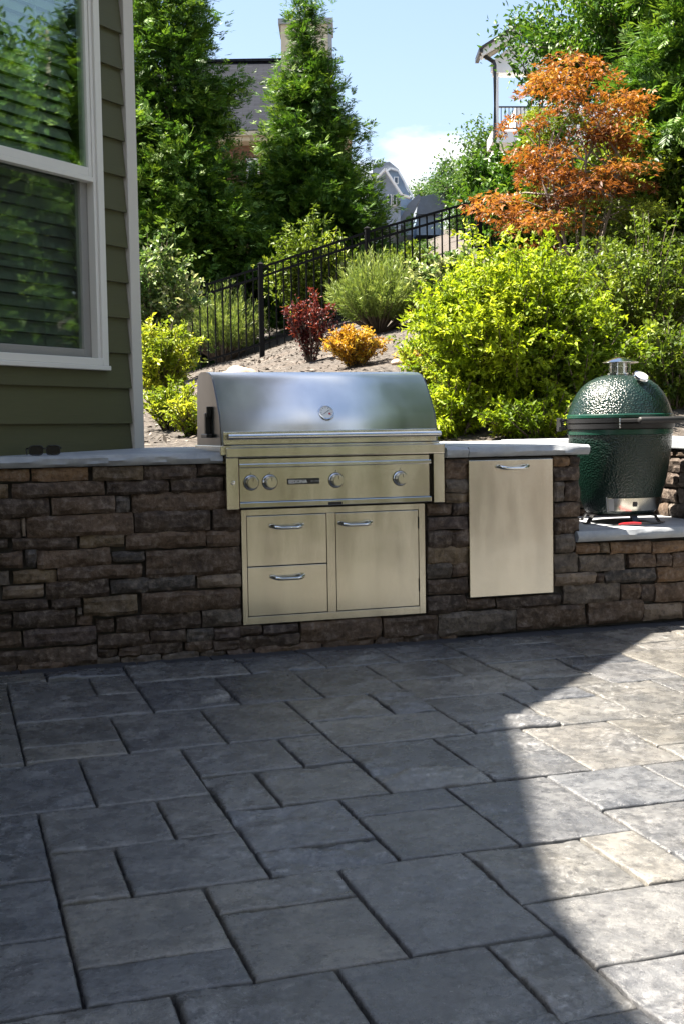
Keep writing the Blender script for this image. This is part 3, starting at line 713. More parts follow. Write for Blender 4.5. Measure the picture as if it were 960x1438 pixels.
# lid thermometer
a_ = math.radians(-84); nz_ = Vector((math.cos(a_)*.62, math.sin(a_)*.62, .78)).normalized(); tcn = Vector(pol(.168, a_, 1.247))
rm = nz_.to_track_quat('Z', 'Y').to_matrix().to_4x4()
t2 = oriented(MB().lathe([(0, 0), (.012, 0), (.012, .012), (.038, .014), (.041, .018), (.039, .028), (.034, .029), (.034, .026), (0, .026)], 32), M['steel_p'], 'thermometer', kam, tcn, rm, smooth=True, angle=40)
oriented(MB().lathe([(0, .0263), (.0335, .0263), (.0335, .0272), (0, .0272)], 32), M['white'], 'dial', t2, tcn, rm)
oriented(MB().bar((-.012, .008, .0283), (.018, -.004, .0283), .002, .0008), M['black'], 'needle', t2, tcn, rm)
b = MB()
for k in range(11):
    g_ = math.radians(-40 + 26*k); b.bar((.024*math.cos(g_), .024*math.sin(g_), .0278), (.030*math.cos(g_), .030*math.sin(g_), .0278), .0016, .0008)
oriented(b, M['greytrim'], 'dial_tick', t2, tcn, rm)
# draught door
aa = (math.radians(-138), math.radians(-42))
dd = MB().lathe([(.196, .566), (.201, .566), (.2215, .634), (.2165, .634)], 20, c0, arc=aa).build('draft_door', M['steel'], kam, smooth=True, angle=40)
MB().lathe([(.203, .568), (.2045, .568), (.2245, .632), (.223, .632)], 4, c0, arc=(aa[0]+.02, aa[0]+.16)).build('door_tab', M['greytrim'], dd)
MB().lathe([(.2085, .590), (.2155, .590), (.2205, .612), (.2135, .612)], 3, c0, arc=(aa[0]+.62, aa[0]+.72)).build('door_pull', M['knobdark'], dd)
for a0 in (aa[0]-.02, aa[1]+.0):
    MB().lathe([(.200, .562), (.206, .562), (.227, .638), (.221, .638)], 2, c0, arc=(a0, a0+.03)).build('door_track', M['greytrim'], dd)
# stand
MB().lathe([(.165, .538), (.18, .538), (.18, .5465), (.165, .5465)], 40, c0, close=False).build('stand_ring', M['black'], kam)
for k, a_ in enumerate((math.radians(-170), math.radians(-98), math.radians(-50), math.radians(40), math.radians(130))):
    MB().bar(pol(.150, a_, .542), pol(.192, a_, .536), .03, .008).bar(pol(.190, a_, .538), pol(.215, a_, .501), .03, .007).bar(pol(.212, a_, .5005), pol(.240, a_, .5005), .032, .006).build('stand_leg', M['black'], kam, bevel=.001)
# tool with a red handle lying on the shelf
tool = empty('grill_tool', (3.40, .06, .491), 'long grill tool with red handle lying on the shelf under the green cooker', 'tool')
zt = .5
MB().hexa([(3.215, .055, zt), (3.29, .03, zt), (3.29, .06, zt), (3.215, .06, zt), (3.215, .055, zt+.003), (3.29, .03, zt+.003), (3.29, .06, zt+.003), (3.215, .06, zt+.003)]).build('blade', M['olive'], tool)
MB().tube([(3.285, .045, zt+.006), (3.31, .043, zt+.009), (3.37, .040, zt+.010), (3.41, .038, zt+.007)], [.004, .0065, .007, .006], 10).build('handle', M['red'], tool, smooth=True, angle=60)
MB().tube([(3.41, .038, zt+.007), (3.50, .033, zt+.006), (3.52, .032, zt+.006)], [.0075, .0065, .005], 8).build('shaft', M['black'], tool, smooth=True, angle=60)

# ------------------------------------------------------------------ sunglasses
gx, gy, gz = .30, .012, .9192
sg = empty('sunglasses', (gx, gy, gz), 'dark sunglasses lying on the grey countertop beside the house', 'sunglasses')
pl = on_y(40, 632, gy); pr_ = on_y(86, 632, gy); xc = (pl[0]+pr_[0])/2; hw = (pr_[0]-pl[0])/2
for sgn in (-1, 1):
    cx = xc + sgn*hw*.52; pts = []
    for k in range(24):
        g_ = 2*math.pi*k/24; rx, rz = .031, .0215
        sq = 1 + .10*math.cos(4*g_)*-1
        pts.append((cx + rx*sq*math.cos(g_), gy - .001*math.cos(g_)*sgn, gz + .0255 + rz*sq*math.sin(g_)))
    MB().tube(pts + [pts[0]], .0032, 6, cap=False).build('rim', M['black'], sg, smooth=True)
    b = MB(); b.v = [(p[0], gy-.0008, p[2]) for p in pts] + [(p[0], gy+.0008, p[2]) for p in pts]
    b.f = [tuple(range(24)), tuple(range(47, 23, -1))]; b.build('lens', M['lens'], sg)
    MB().tube([(cx + sgn*.032, gy, gz+.034), (cx + sgn*.037, gy+.004, gz+.034), (cx + sgn*.036, gy+.10, gz+.030), (cx + sgn*.030, gy+.135, gz+.006)], [.0035, .0035, .0028, .003], 6).build('temple', M['black'], sg, smooth=True, angle=60)
MB().tube([(xc-.011, gy, gz+.030), (xc, gy-.001, gz+.034), (xc+.011, gy, gz+.030)], .003, 6).build('bridge', M['black'], sg, smooth=True)

# ------------------------------------------------------------------ house at the left
K = np.array([.970, .735]); HD = np.array([-.74915733, -.6623921]); HN = np.array([.6623921, -.74915733])
def hp(s, o, z): q = K + HD*s + HN*o; return (q[0], q[1], z)
house = empty('house', (K[0]+HD[0]*3-HN[0]*2, K[1]+HD[1]*3-HN[1]*2, 0), 'olive green lap-sided house corner with white trim and tall window', 'house')
def hbox(mb, s0, s1, o0, o1, z0, z1):
    return mb.hexa([hp(s0,o0,z0), hp(s1,o0,z0), hp(s1,o1,z0), hp(s0,o1,z0), hp(s0,o0,z1), hp(s1,o0,z1), hp(s1,o1,z1), hp(s0,o1,z1)])
ws0, ws1, wz0, wz1 = .254, 1.50, 1.338, 3.20      # window casing outline
b = MB()
hbox(b, .012, ws0+.03, -.16, -.028, -.3, 3.7); hbox(b, ws1-.03, 10, -.16, -.028, -.3, 3.7)
hbox(b, ws0+.03, ws1-.03, -.16, -.028, -.3, wz0+.03); hbox(b, ws0+.03, ws1-.03, -.16, -.028, wz1-.03, 3.7)
hbox(b, .012, .14, -7, -.16, -.3, 3.7); hbox(b, 9.86, 10, -7, -.16, -.3, 3.7); hbox(b, .14, 9.86, -7, -6.86, -.3, 3.7)
b.build('wall', M['siding'], house)
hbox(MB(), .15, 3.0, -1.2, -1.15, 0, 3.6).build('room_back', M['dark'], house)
EXP = .1722; zline = 1.0615 - EXP*5   # butt line of a course, so that lines fall as in the photo
def board(s0, s1, z):
    th0, th1 = .012, .004
    m = MB(); m.hexa([hp(s0,-.0275,z), hp(s1,-.0275,z), hp(s1,th0-.0,z), hp(s0,th0,z), hp(s0,-.0275,z+EXP+.012), hp(s1,-.0275,z+EXP+.012), hp(s1,th1-.012,z+EXP+.012), hp(s0,th1-.012,z+EXP+.012)])
    m.build('siding_board', M['siding'], house)
z = zline
while z < 3.66:
    if z + EXP <= wz0 + .01 or z >= wz1: board(.078, 10, z)
    elif z < wz0:
        board(.078, ws0-.002, z); board(ws1+.002, 10, z)
        m = MB(); m.hexa([hp(ws0-.001,-.0275,z), hp(ws1,-.0275,z), hp(ws1,.0119,z), hp(ws0-.001,.0119,z), hp(ws0-.001,-.0275,wz0), hp(ws1,-.0275,wz0), hp(ws1,.003,wz0), hp(ws0-.001,.003,wz0)]); m.build('siding_board', M['siding'], house)
    else: board(.078, ws0-.002, z); board(ws1+.002, 10, z)
    z += EXP
hbox(MB(), .0, .074, -.03, .020, -.3, 3.66).build('corner_trim', M['trim'], house, bevel=.003)
b = MB(); b.hexa([hp(0,-.031,-.3), hp(-.02,-.031,-.3), hp(-.02,-.12,-.3), hp(0,-.12,-.3), hp(0,-.031,3.66), hp(-.02,-.031,3.66), hp(-.02,-.12,3.66), hp(0,-.12,3.66)]); b.build('corner_trim', M['trim'], house)
# window
win = hbox(MB(), ws0, ws0+.042, -.02, .024, wz0, wz1)
hbox(win, ws1-.042, ws1, -.02, .024, wz0, wz1); hbox(win, ws0+.0422, ws1-.0422, -.02, .0235, wz1-.042, wz1); hbox(win, ws0+.0422, ws1-.0422, -.02, .0235, wz0, wz0+.035)
wo_ = win.build('window', M['vinyl'], house, bevel=.003)
hbox(MB(), ws0-.004, ws1+.004, -.02, .034, wz0-.022, wz0-.0005).build('sill', M['vinyl'], wo_, bevel=.003)
for s_ in (ws0+.0425, ws1-.062): hbox(MB(), s_, s_+.0195, -.07, .012, wz0+.036, wz1-.043).build('jamb', M['vinyl'], wo_, bevel=.002)
zr = 2.262
def sash(z0, z1, o0, o1, side, nm):
    s = MB(); hbox(s, ws0+.0625, ws0+.0625+side, o0, o1, z0, z1); hbox(s, ws1-.0625-side, ws1-.0625, o0, o1, z0, z1)
    hbox(s, ws0+.0627+side, ws1-.0627-side, o0, o1-.0005, z0, z0+.042); hbox(s, ws0+.0627+side, ws1-.0627-side, o0, o1-.0005, z1-.042, z1)
    so = s.build(nm, M['vinyl'], wo_, bevel=.003)
    hbox(MB(), ws0+.064+side, ws1-.064-side, (o0+o1)/2-.003, (o0+o1)/2+.003, z0+.042, z1-.042).build('pane', M['glass'], so)
sash(zr-.035, wz1-.044, -.030, .006, .022, 'upper_sash')
sash(wz0+.037, zr+.018, -.068, -.032, .045, 'lower_sash')
sc_ = NT('insect_screen'); tr_ = sc_.new('ShaderNodeBsdfTransparent'); mx_ = sc_.new('ShaderNodeMixShader'); mx_.inputs[0].default_value = .22
sc_.base((.012, .014, .012)); sc_.rough(.7); sc_.l.new(tr_.outputs[0], mx_.inputs[1]); sc_.l.new(sc_.b.outputs[0], mx_.inputs[2]); sc_.l.new(mx_.outputs[0], sc_.out.inputs[0])
hbox(MB(), ws0+.0627, ws1-.0627, -.0290, -.0282, wz0+.038, zr-.059).build('insect_screen', sc_.m, wo_)
hbox(MB(), ws0+.0622, ws1-.0622, -.029, .012, zr-.058, zr-.0352).build('meeting_rail', M['vinyl'], wo_, bevel=.002)
blind = empty('window_blind', hp(.9, -.12, 1.4), 'pale horizontal slat blind hanging behind the house window', 'blind')
z = wz0 + .03
while z < wz1 - .03:
    s = MB(); s.hexa([hp(ws0+.075,-.104,z), hp(ws1-.075,-.104,z), hp(ws1-.075,-.101,z), hp(ws0+.075,-.101,z), hp(ws0+.075,-.134,z+.052), hp(ws1-.075,-.134,z+.052), hp(ws1-.075,-.131,z+.054), hp(ws0+.075,-.131,z+.054)])
    s.build('slat', M['blind'], blind); z += .0575
for s_ in (.55, .95, 1.3): hbox(MB(), s_, s_+.004, -.1005, -.0995, wz0+.03, wz1-.03).build('cord', M['blind'], blind)
# roofs above the frame: low eave, and unseen storey added to shade the terrace
DISP = (.47, -.24); H1 = 3.66; H2 = 6.5
def rp(pts, z0, z1, nm, mat): return MB().poly(pts, z0, z1).build(nm, mat, house)
e = .40; ek = .47
A_ = hp(-ek, e, 0)[:2]; B_ = hp(10.4, e, 0)[:2]; C_ = hp(10.4, -7.4, 0)[:2]; D_ = hp(-ek, -7.4, 0)[:2]
rp([A_, B_, C_, D_], H1, H1+.06, 'soffit', M['trim'])
r_ = MB(); r1, r2 = hp(3.2, -3.5, 0)[:2], hp(6.8, -3.5, 0)[:2]
r_.v = [(*A_, H1+.2), (*B_, H1+.2), (*C_, H1+.2), (*D_, H1+.2), (*r1, H1+2.0), (*r2, H1+2.0), (*A_, H1+.061), (*B_, H1+.061), (*C_, H1+.061), (*D_, H1+.061)]
r_.f = [(0,1,5,4), (1,2,5), (2,3,4,5), (3,0,4), (6,7,1,0), (7,8,2,1), (8,9,3,2), (9,6,0,3)]
r_.build('roof', M['roofdark'], house)
gp = [(2.07, -1.20), (1.90, -1.51), (1.62, -2.18), (1.425, -2.63), (1.275, -3.02), (1.21, -3.26), (1.175, -3.45), (1.155, -3.60), (1.12, -3.95)]
up_ = [(x - DISP[0]*H2, y - DISP[1]*H2) for x, y in gp]  # added upper roof, shaped back from the shadow edge on the ground
back = [hp(9.0, .35, 0)[:2], hp(9.0, -5.5, 0)[:2], hp(2.6, -5.5, 0)[:2]]
rp(up_ + back, H2-.12, H2, 'added_shade_eave', M['trim'])
inn = [hp(4.0, -.05, 0)[:2], hp(8.6, -.05, 0)[:2], hp(8.6, -5, 0)[:2], hp(4.0, -5, 0)[:2]]
rp(inn, H1+.06, H2-.121, 'added_storey', M['siding'])
cx_, cy_ = hp(5.5, -3.0, 0)[:2]
r_ = MB(); pts = up_ + back; r_.v = [(x, y, H2+.001) for x, y in pts] + [(cx_, cy_, H2+1.8)]
r_.f = [(k, (k+1) % len(pts), len(pts)) for k in range(len(pts))]; r_.build('added_shade_roof', M['roofdark'], house)

# unseen wing added behind the camera to block sky and deepen the shade
wb = MB(); wb.box(-7.0, 6.0, -15.0, -8.6, -.8, 6.2); wb.build('added_rear_wing', M['siding'], house)
for x in (-4.5, -1.2, 2.4, 4.6):
    f_ = MB().box(x-.62, x+.62, -8.6, -8.57, .7, 2.5).build('added_rear_window', M['vinyl'], house); MB().box(x-.55, x+.55, -8.569, -8.565, .78, 2.42).build('pane', M['glass'], f_)
MB().box(-7.4, 6.4, -15.4, -8.2, 6.2005, 6.35).build('added_rear_eave', M['trim'], house)

# ------------------------------------------------------------------ foliage builders
def unit(a): return a / np.maximum(np.linalg.norm(a, axis=-1, keepdims=True), 1e-9)
def leaf_arrays(P, A, N, Ln, Wd, fold=.18, tint=None, mid=.45, droop=.0):
    A = unit(A); S = unit(np.cross(A, N)); N = np.cross(S, A)
    Ln = np.broadcast_to(np.asarray(Ln, float), (len(P),))[:, None]; Wd = np.broadcast_to(np.asarray(Wd, float), (len(P),))[:, None]
    m = P + A*Ln*mid
    V = np.stack([P, m + S*Wd/2 + N*fold*Wd, P + A*Ln - N*Ln*droop, m - S*Wd/2 + N*fold*Wd], 1).reshape(-1, 3)
    i = np.arange(len(P))[:, None]*4
    Fc = np.concatenate([i + np.array([[0, 1, 2]]), i + np.array([[0, 2, 3]])], 0)
    T = np.repeat(tint if tint is not None else rng.random(len(P)), 4)
    return V, Fc, T
def sprays(P, A, N, Ln, tint, nl=9):
    """flat ferny sprays: narrow leaflets either side of an axis"""
    A = unit(A); S = unit(np.cross(A, N)); N = np.cross(S, A); Vs = []; Ts = []; Fs = []; o = 0
    for j in range(nl):
        t = j/(nl-1); sg = 1 if j % 2 else -1
        if j == nl-1: ax = A; l = Ln*.42; p = P + A*(Ln*.62)[:, None]
        else: ax = unit(A*.72 + S*sg*.72 - N*.12); l = Ln*(.55 - .28*t)*rng.uniform(.8, 1.2, len(P)); p = P + A*(Ln*(.06+.62*t))[:, None] - N*(Ln*.12*t*t)[:, None]
        V, Fc, T = leaf_arrays(p, ax, N + rng.normal(0, .25, P.shape), l, l*.24, .1, np.clip(tint + rng.normal(0, .10, len(P)), 0, 1))
        Vs.append(V); Fs.append(Fc+o); Ts.append(T); o += len(V)
    return np.concatenate(Vs), np.concatenate(Fs), np.concatenate(Ts)
def conifer_mesh(h, R, nb, per, L0, prof_, seed, nl=9, rise=.55):
    global rng
    rng = np.random.default_rng(seed)
    t = rng.random(nb*3); keep = rng.random(nb*3) < np.array([prof_(x) for x in t])*1.0 + .06; t = np.sort(t[keep][:nb]); nb = len(t)
    phi = rng.random(nb)*2*np.pi
    rad = R*np.array([prof_(x) for x in t])*rng.uniform(.62, 1.2, nb)*(1 + .16*np.sin(phi*3 + t*17) + .10*np.sin(phi*2 - t*31))
    P = []; A = []; N = []; T = []
    ct = rng.random(nb)
    D = np.stack([np.cos(phi), np.sin(phi), np.zeros(nb)], 1)
    for i in range(nb):
        n = max(6, int(per*(.35 + rad[i]/R)))
        q = 1 - rng.random(n)**1.6*.75
        up = rise*(.5 + t[i]*.9)
        zz = t[i]*h + rad[i]*(q*up - .30*q**3*(1-t[i]))
        p = D[i]*(q*rad[i])[:, None]; p[:, 2] = zz
        sp = .17*R*(.5+q*.6) if R < 2 else .13*R*(.5+q*.6)
        p += rng.normal(0, 1, (n, 3))*sp[:, None]*np.array([.55, .55, .34])
        a = D[i][None]*1.0 + rng.normal(0, .55, (n, 3)) + np.array([0, 0, .30])*1.0
        nn = np.array([0, 0, 1.0])[None] + D[i][None]*.55 + rng.normal(0, .35, (n, 3))
        P.append(p); A.append(a); N.append(nn)
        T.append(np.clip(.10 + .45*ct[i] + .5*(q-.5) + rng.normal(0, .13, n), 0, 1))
    P = np.concatenate(P); A = np.concatenate(A); N = np.concatenate(N); T = np.concatenate(T)
    Ln = L0*rng.uniform(.65, 1.25, len(P))
    V, Fc, Tt = sprays(P, A, N, Ln, T, nl)
    crown = np_mesh('crown', V, Fc, Tt)
    tb = MB().tube([(0, 0, -.3), (0, 0, h*.3), (.01*h, 0, h*.65), (0, 0, h*.98)], [R*.10+.03, R*.08+.02, .05, .01], 8)
    for i in range(0, nb, 4):
        up = rise*(.5 + t[i]*.9); d = Vector(D[i]); q0 = .75
        tb.tube([(0, 0, t[i]*h), tuple(d*rad[i]*q0 + Vector((0, 0, t[i]*h + rad[i]*(q0*up - .3*q0**3*(1-t[i])))))], [.018, .006], 4, cap=False)
    tm = bpy.data.meshes.new('trunk'); tm.from_pydata(tb.v, [], tb.f); tm.materials.append(M['bark'])
    return tm, crown
def tree_thing(name, tm, cm, loc, label, cat, group=None, rz=0, sc=1.0, trunk='trunk', crown='crown'):
    o = bpy.data.objects.new(name, None); COL.objects.link(o); o.location = loc; o.rotation_euler.z = rz
    o.scale = (sc,)*3 if not hasattr(sc, '__len__') else sc
    tag(o, label, cat, group)
    for nm, me in ((trunk, tm), (crown, cm)):
        c = bpy.data.objects.new(nm, me); COL.objects.link(c); c.parent = o
    return o
def limb_tree(h, trunk_h, R, seed, nl1=7, nl2=6, nleaf=60, Ll=.09, Wl=.045, tr=.09, rz_=.8, flat=.0, spread=.26, palm=False, cz=.6, tbias=0.):
    """tapered trunk, limbs, twigs, leaves round the twigs"""
    global rng
    rng = np.random.default_rng(seed); r = random.Random(seed)
    b = MB(); b.tube([(0, 0, -.3), (.03*h*r.uniform(-1, 1), .03*h*r.uniform(-1, 1), trunk_h*.5), (0, 0, trunk_h), (.0, 0, h*.7)], [tr*1.25, tr, tr*.85, tr*.25], 8)
    P = []; A = []; N = []; T = []
    tips = []
    for i in range(nl1):
        g_ = 2*math.pi*i/nl1 + r.uniform(-.4, .4); z0 = trunk_h*r.uniform(.75, 1.15); el = r.uniform(.15, 1.25)
        ln = R*r.uniform(.7, 1.05)
        d = Vector((math.cos(g_)*math.cos(el), math.sin(g_)*math.cos(el), math.sin(el)*rz_))
        p0 = Vector((0, 0, z0)); p1 = p0 + d*ln*.5 + Vector((0, 0, .08*ln)); p2 = p0 + d*ln*1.0 + Vector((r.uniform(-.1, .1)*ln, r.uniform(-.1, .1)*ln, .06*ln))
        b.tube([p0, p1, p2], [tr*.5, tr*.3, tr*.12], 6, cap=False)
        for k in range(nl2):
            q = .35 + .65*k/(nl2-1) if nl2 > 1 else 1
            s0 = p0.lerp(p1, q*2) if q < .5 else p1.lerp(p2, (q-.5)*2)
            d2 = (d + Vector((r.gauss(0, .7), r.gauss(0, .7), r.gauss(.15, .5)*(1-flat)))).normalized()
            e2 = s0 + d2*R*r.uniform(.25, .5)
            b.tube([s0, s0.lerp(e2, .55) + Vector((0, 0, .02)), e2], [tr*.14, tr*.09, tr*.04], 4, cap=False)
            tips.append((s0, e2, d2))
    for s0, e2, d2 in tips:
        n = nleaf; q = rng.random(n)**.7
        base_ = np.array(s0)[None]*(1-q[:, None]) + np.array(e2)[None]*q[:, None]
        off = rng.normal(0, 1, (n, 3))*spread*R*np.array([1, 1, .7 if not flat else .22])*(.35 + .5*q)[:, None]
        P.append(base_ + off); a = np.array(d2)[None] + rng.normal(0, .8, (n, 3)) + np.array([0, 0, -.25]); A.append(a)
        N.append(np.array([0, 0, 1.0])[None] + rng.normal(0, .55, (n, 3)))
        T.append(np.clip(r.uniform(.1, .75) + tbias + rng.normal(0, .18, n), 0, 1))
    P = np.concatenate(P); A = np.concatenate(A); N = np.concatenate(N); T = np.concatenate(T)
    Ln = Ll*rng.uniform(.6, 1.25, len(P))
    if palm:
        A = unit(A); S = unit(np.cross(A, N)); Vs = []; Fs = []; Ts = []; o = 0
        for an, k in ((-1.0, .7), (0, 1.0), (1.0, .7)):
            V, Fc, Tt = leaf_arrays(P, A*math.cos(an) + S*math.sin(an), N, Ln*k, Ln*k*.36, .1, T); Vs.append(V); Fs.append(Fc+o); Ts.append(Tt); o += len(V)
        V, Fc, Tt = np.concatenate(Vs), np.concatenate(Fs), np.concatenate(Ts)
    else:
        V, Fc, Tt = leaf_arrays(P, A, N, Ln, Ln*Wl/Ll, .2, T, droop=.08)
    tm = bpy.data.meshes.new('trunk'); tm.from_pydata(b.v, [], b.f); tm.materials.append(M['bark2'])
    return tm, np_mesh('crown', V, Fc, Tt)
def shrub_mesh(rx, ry, h, seed, stems=60, per=40, Ll=.06, Wl=.028, up=1.0, side=9, tbias=0., stem_r=.006, q0=.2, upright=.4):
    """stems fanning from one base, leaves set in pairs along stems and side shoots"""
    global rng
    rng = np.random.default_rng(seed); r = random.Random(seed); b = MB()
    P = []; A = []; N = []; T = []
    for i in range(stems):
        g_ = r.uniform(0, 2*math.pi); q = math.sqrt(r.random())
        zt_ = h*(1 - .42*q**2.2)*r.uniform(.72, 1.06)
        end = Vector((math.cos(g_)*rx*q*1.0, math.sin(g_)*ry*q*1.0, zt_)); mid_ = Vector((end.x*.45, end.y*.45, zt_*.55)); st = Vector((end.x*.08, end.y*.08, -.05))
        b.tube([st, mid_, end], [stem_r*1.5, stem_r, stem_r*.35], 5, cap=False)
        sh = [(st, mid_, end, 1.0)]
        for k in range(side):
            f_ = r.uniform(.25, .95); s0 = (mid_.lerp(end, (f_-.5)*2) if f_ > .5 else st.lerp(mid_, f_*2))
            d = Vector((r.gauss(0, 1), r.gauss(0, 1), r.gauss(upright, .5))).normalized(); e_ = s0 + d*h*r.uniform(.10, .22)
            sh.append((s0, s0.lerp(e_, .5) + Vector((0, 0, .01)), e_, .4))
        t0 = r.uniform(.0, .78)
        for a0, a1, a2, wgt in sh:
            n = max(3, int(per*wgt)); q_ = q0*wgt + (1-q0*wgt)*rng.random(n)
            pa, pb, pc = (np.array(v)[None] for v in (a0, a1, a2)); qq = q_[:, None]
            P.append((1-qq)**2*pa + 2*qq*(1-qq)*pb + qq**2*pc + rng.normal(0, .008, (n, 3)))
            ax = (pc - pa)/np.linalg.norm(pc - pa)
            A.append(ax*.7 + rng.normal(0, .75, (n, 3)) + np.array([0, 0, -.05])); N.append(np.array([0, 0, 1.])[None] + rng.normal(0, .5, (n, 3)))
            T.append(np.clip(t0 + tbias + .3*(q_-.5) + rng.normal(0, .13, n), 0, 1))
    P = np.concatenate(P); A = np.concatenate(A); N = np.concatenate(N); T = np.concatenate(T)
    Ln = Ll*rng.uniform(.55, 1.2, len(P))
    V, Fc, Tt = leaf_arrays(P, A, N, Ln, Ln*Wl/Ll, .2, T, droop=.10)
    sm_ = bpy.data.meshes.new('stem'); sm_.from_pydata(b.v, [], b.f); sm_.materials.append(M['bark'])
    return sm_, np_mesh('foliage', V, Fc, Tt)
def on_ground(px, v, dz=0.0):
    p = at(px, 600, v); return Vector((p.x, p.y, ground_z(p.x, p.y) + dz))

# ------------------------------------------------------------------ trees and shrubs
aprof = lambda t: (min(1.08, .85 + t*2.6))*(1-t)**.78
def vh(px_top, v, base): return 1.012 + (604 - px_top)*v/F - base
g1 = on_ground(244, 21); h1 = vh(-110, 21, g1.z)
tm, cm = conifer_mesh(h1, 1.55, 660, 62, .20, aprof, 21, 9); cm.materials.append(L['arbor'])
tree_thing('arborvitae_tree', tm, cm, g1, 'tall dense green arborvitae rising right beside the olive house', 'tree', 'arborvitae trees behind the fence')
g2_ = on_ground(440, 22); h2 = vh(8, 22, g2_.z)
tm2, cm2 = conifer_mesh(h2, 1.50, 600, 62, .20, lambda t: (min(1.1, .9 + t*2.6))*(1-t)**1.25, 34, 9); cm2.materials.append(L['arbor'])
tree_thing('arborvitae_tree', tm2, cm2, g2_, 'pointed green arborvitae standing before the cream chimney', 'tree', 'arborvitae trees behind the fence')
# conifer at the right edge
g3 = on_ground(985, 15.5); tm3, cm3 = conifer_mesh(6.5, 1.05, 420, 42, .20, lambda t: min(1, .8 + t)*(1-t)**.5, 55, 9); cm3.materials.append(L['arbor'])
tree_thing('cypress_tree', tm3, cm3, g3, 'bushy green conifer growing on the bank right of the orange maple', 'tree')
# leafy tree upper right
g4 = on_ground(905, 18); tm4, cm4 = limb_tree(5.6, 1.4, 1.75, 71, 26, 9, 170, .10, .048, .10, 1.25, 0, .12); cm4.materials.append(L['tree'])
tree_thing('leafy_tree', tm4, cm4, g4, 'large dark green leafy tree rising behind the orange maple', 'tree', sc=(.95, .95, 1.15))
# Japanese maple
g5 = on_ground(842, 13.0)
def maple_mesh(seed):
    global rng
    rng = np.random.default_rng(seed); r = random.Random(seed); b = MB(); P = []; A = []; N = []; T = []
    forks = []
    for i in range(6):
        g_ = 2*math.pi*i/6 + r.uniform(-.3, .3); d = Vector((math.cos(g_)*.45, math.sin(g_)*.45, 1)).normalized()
        p = [Vector((0, 0, -.15)), Vector((d.x*.25, d.y*.25, .45)), Vector((d.x*.7, d.y*.7, 1.05)), Vector((d.x*1.3, d.y*1.3, 1.85))]
        b.tube(p, [.035, .028, .02, .01], 6, cap=False); forks.append(p)
    for k in range(72):
        p = forks[k % 6]; f_ = r.uniform(.15, 1); z = .62 + 2.15*f_*r.uniform(.8, 1.1)
        g_ = r.uniform(0, 2*math.pi); rad = 1.15*math.sqrt(r.random())*(1.0 - .55*max(0, (z-1.2)/1.6)**1.3)
        c = Vector((math.cos(g_)*rad, math.sin(g_)*rad, z)); s0 = p[2].lerp(p[3], min(1, f_)) if z > 1 else p[1].lerp(p[2], f_)
        b.tube([s0, s0.lerp(c, .5) + Vector((0, 0, .06)), c], [.012, .008, .003], 4, cap=False)
        n = 130; rr = r.uniform(.14, .36)
        ga = rng.random(n)*2*np.pi; q = np.sqrt(rng.random(n))*rr
        pp = np.stack([np.cos(ga)*q*1.25, np.sin(ga)*q*1.25, rng.normal(0, .035, n) - .35*q*q/rr + .05], 1) + np.array(c)[None]
        P.append(pp); out = np.stack([np.cos(ga), np.sin(ga), -.35 + 0*ga], 1); A.append(out + rng.normal(0, .45, (n, 3))); N.append(np.array([[0, 0, 1.]]) + rng.normal(0, .35, (n, 3)))
        T.append(np.clip(r.uniform(.05, .75) + .22*(z-1.4)/1.2 + rng.normal(0, .16, n), 0, 1))
    low = np.concatenate([np.full(len(q_), float((np.mean(q_[:, 2]) < 1.45 and np.mean(q_[:, 0]) > -.2) or qi % 7 == 3)) for qi, q_ in enumerate(P)])
    P, A, N, T = map(np.concatenate, (P, A, N, T)); A = unit(A); S = unit(np.cross(A, N)); Ln = .075*rng.uniform(.7, 1.2, len(P))
    out_ = []
    for flag in (0., 1.):
      k_ = low == flag; Vs = []; Fs = []; Ts = []; o = 0
      for an, k in ((-.95, .72), (0, 1.0), (.95, .72)):
        V, Fc, Tt = leaf_arrays(P[k_], A[k_]*math.cos(an) + S[k_]*math.sin(an), N[k_], Ln[k_]*k, Ln[k_]*k*.34, .1, T[k_]); Vs.append(V); Fs.append(Fc+o); Ts.append(Tt); o += len(V)
      out_.append(np_mesh('crown', np.concatenate(Vs), np.concatenate(Fs), np.concatenate(Ts)))
    tm = bpy.data.meshes.new('trunk'); tm.from_pydata(b.v, [], b.f); tm.materials.append(M['bark2'])
    return tm, out_[0], out_[1]
tm5, cm5, lm5 = maple_mesh(5); cm5.materials.append(L['maple']); lm5.materials.append(L['tree2'])
mp_ = tree_thing('japanese_maple', tm5, cm5, on_ground(815, 13.0, -.1), 'orange and copper leaved Japanese maple with spreading layered branches', 'tree', sc=(.86, .86, .93))
lc = bpy.data.objects.new('lower_crown', lm5); COL.objects.link(lc); lc.parent = mp_; lc['label'] = 'green lower leaves'
# green under-storey shrub beneath the maple
def shrub(name, px, v, args, mat, label, cat='shrub', group=None, dz=0, sc=1.0):
    sm_, fm = shrub_mesh(**args); fm.materials.append(mat)
    return tree_thing(name, sm_, fm, on_ground(px, v, dz), label, cat, group, 0, sc, 'stem', 'foliage')
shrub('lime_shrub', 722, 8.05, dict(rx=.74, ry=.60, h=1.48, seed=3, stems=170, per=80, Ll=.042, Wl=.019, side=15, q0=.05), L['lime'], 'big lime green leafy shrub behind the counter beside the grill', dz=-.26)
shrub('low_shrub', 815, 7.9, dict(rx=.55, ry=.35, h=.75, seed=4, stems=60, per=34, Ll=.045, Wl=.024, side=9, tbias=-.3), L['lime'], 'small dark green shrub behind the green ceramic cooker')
shrub('understorey_shrub', 772, 15.6, dict(rx=1.0, ry=.6, h=2.1, seed=51, stems=70, per=50, Ll=.10, Wl=.05, side=12, tbias=-.1), L['tree'], 'dark green bush behind the trunks of the orange maple')
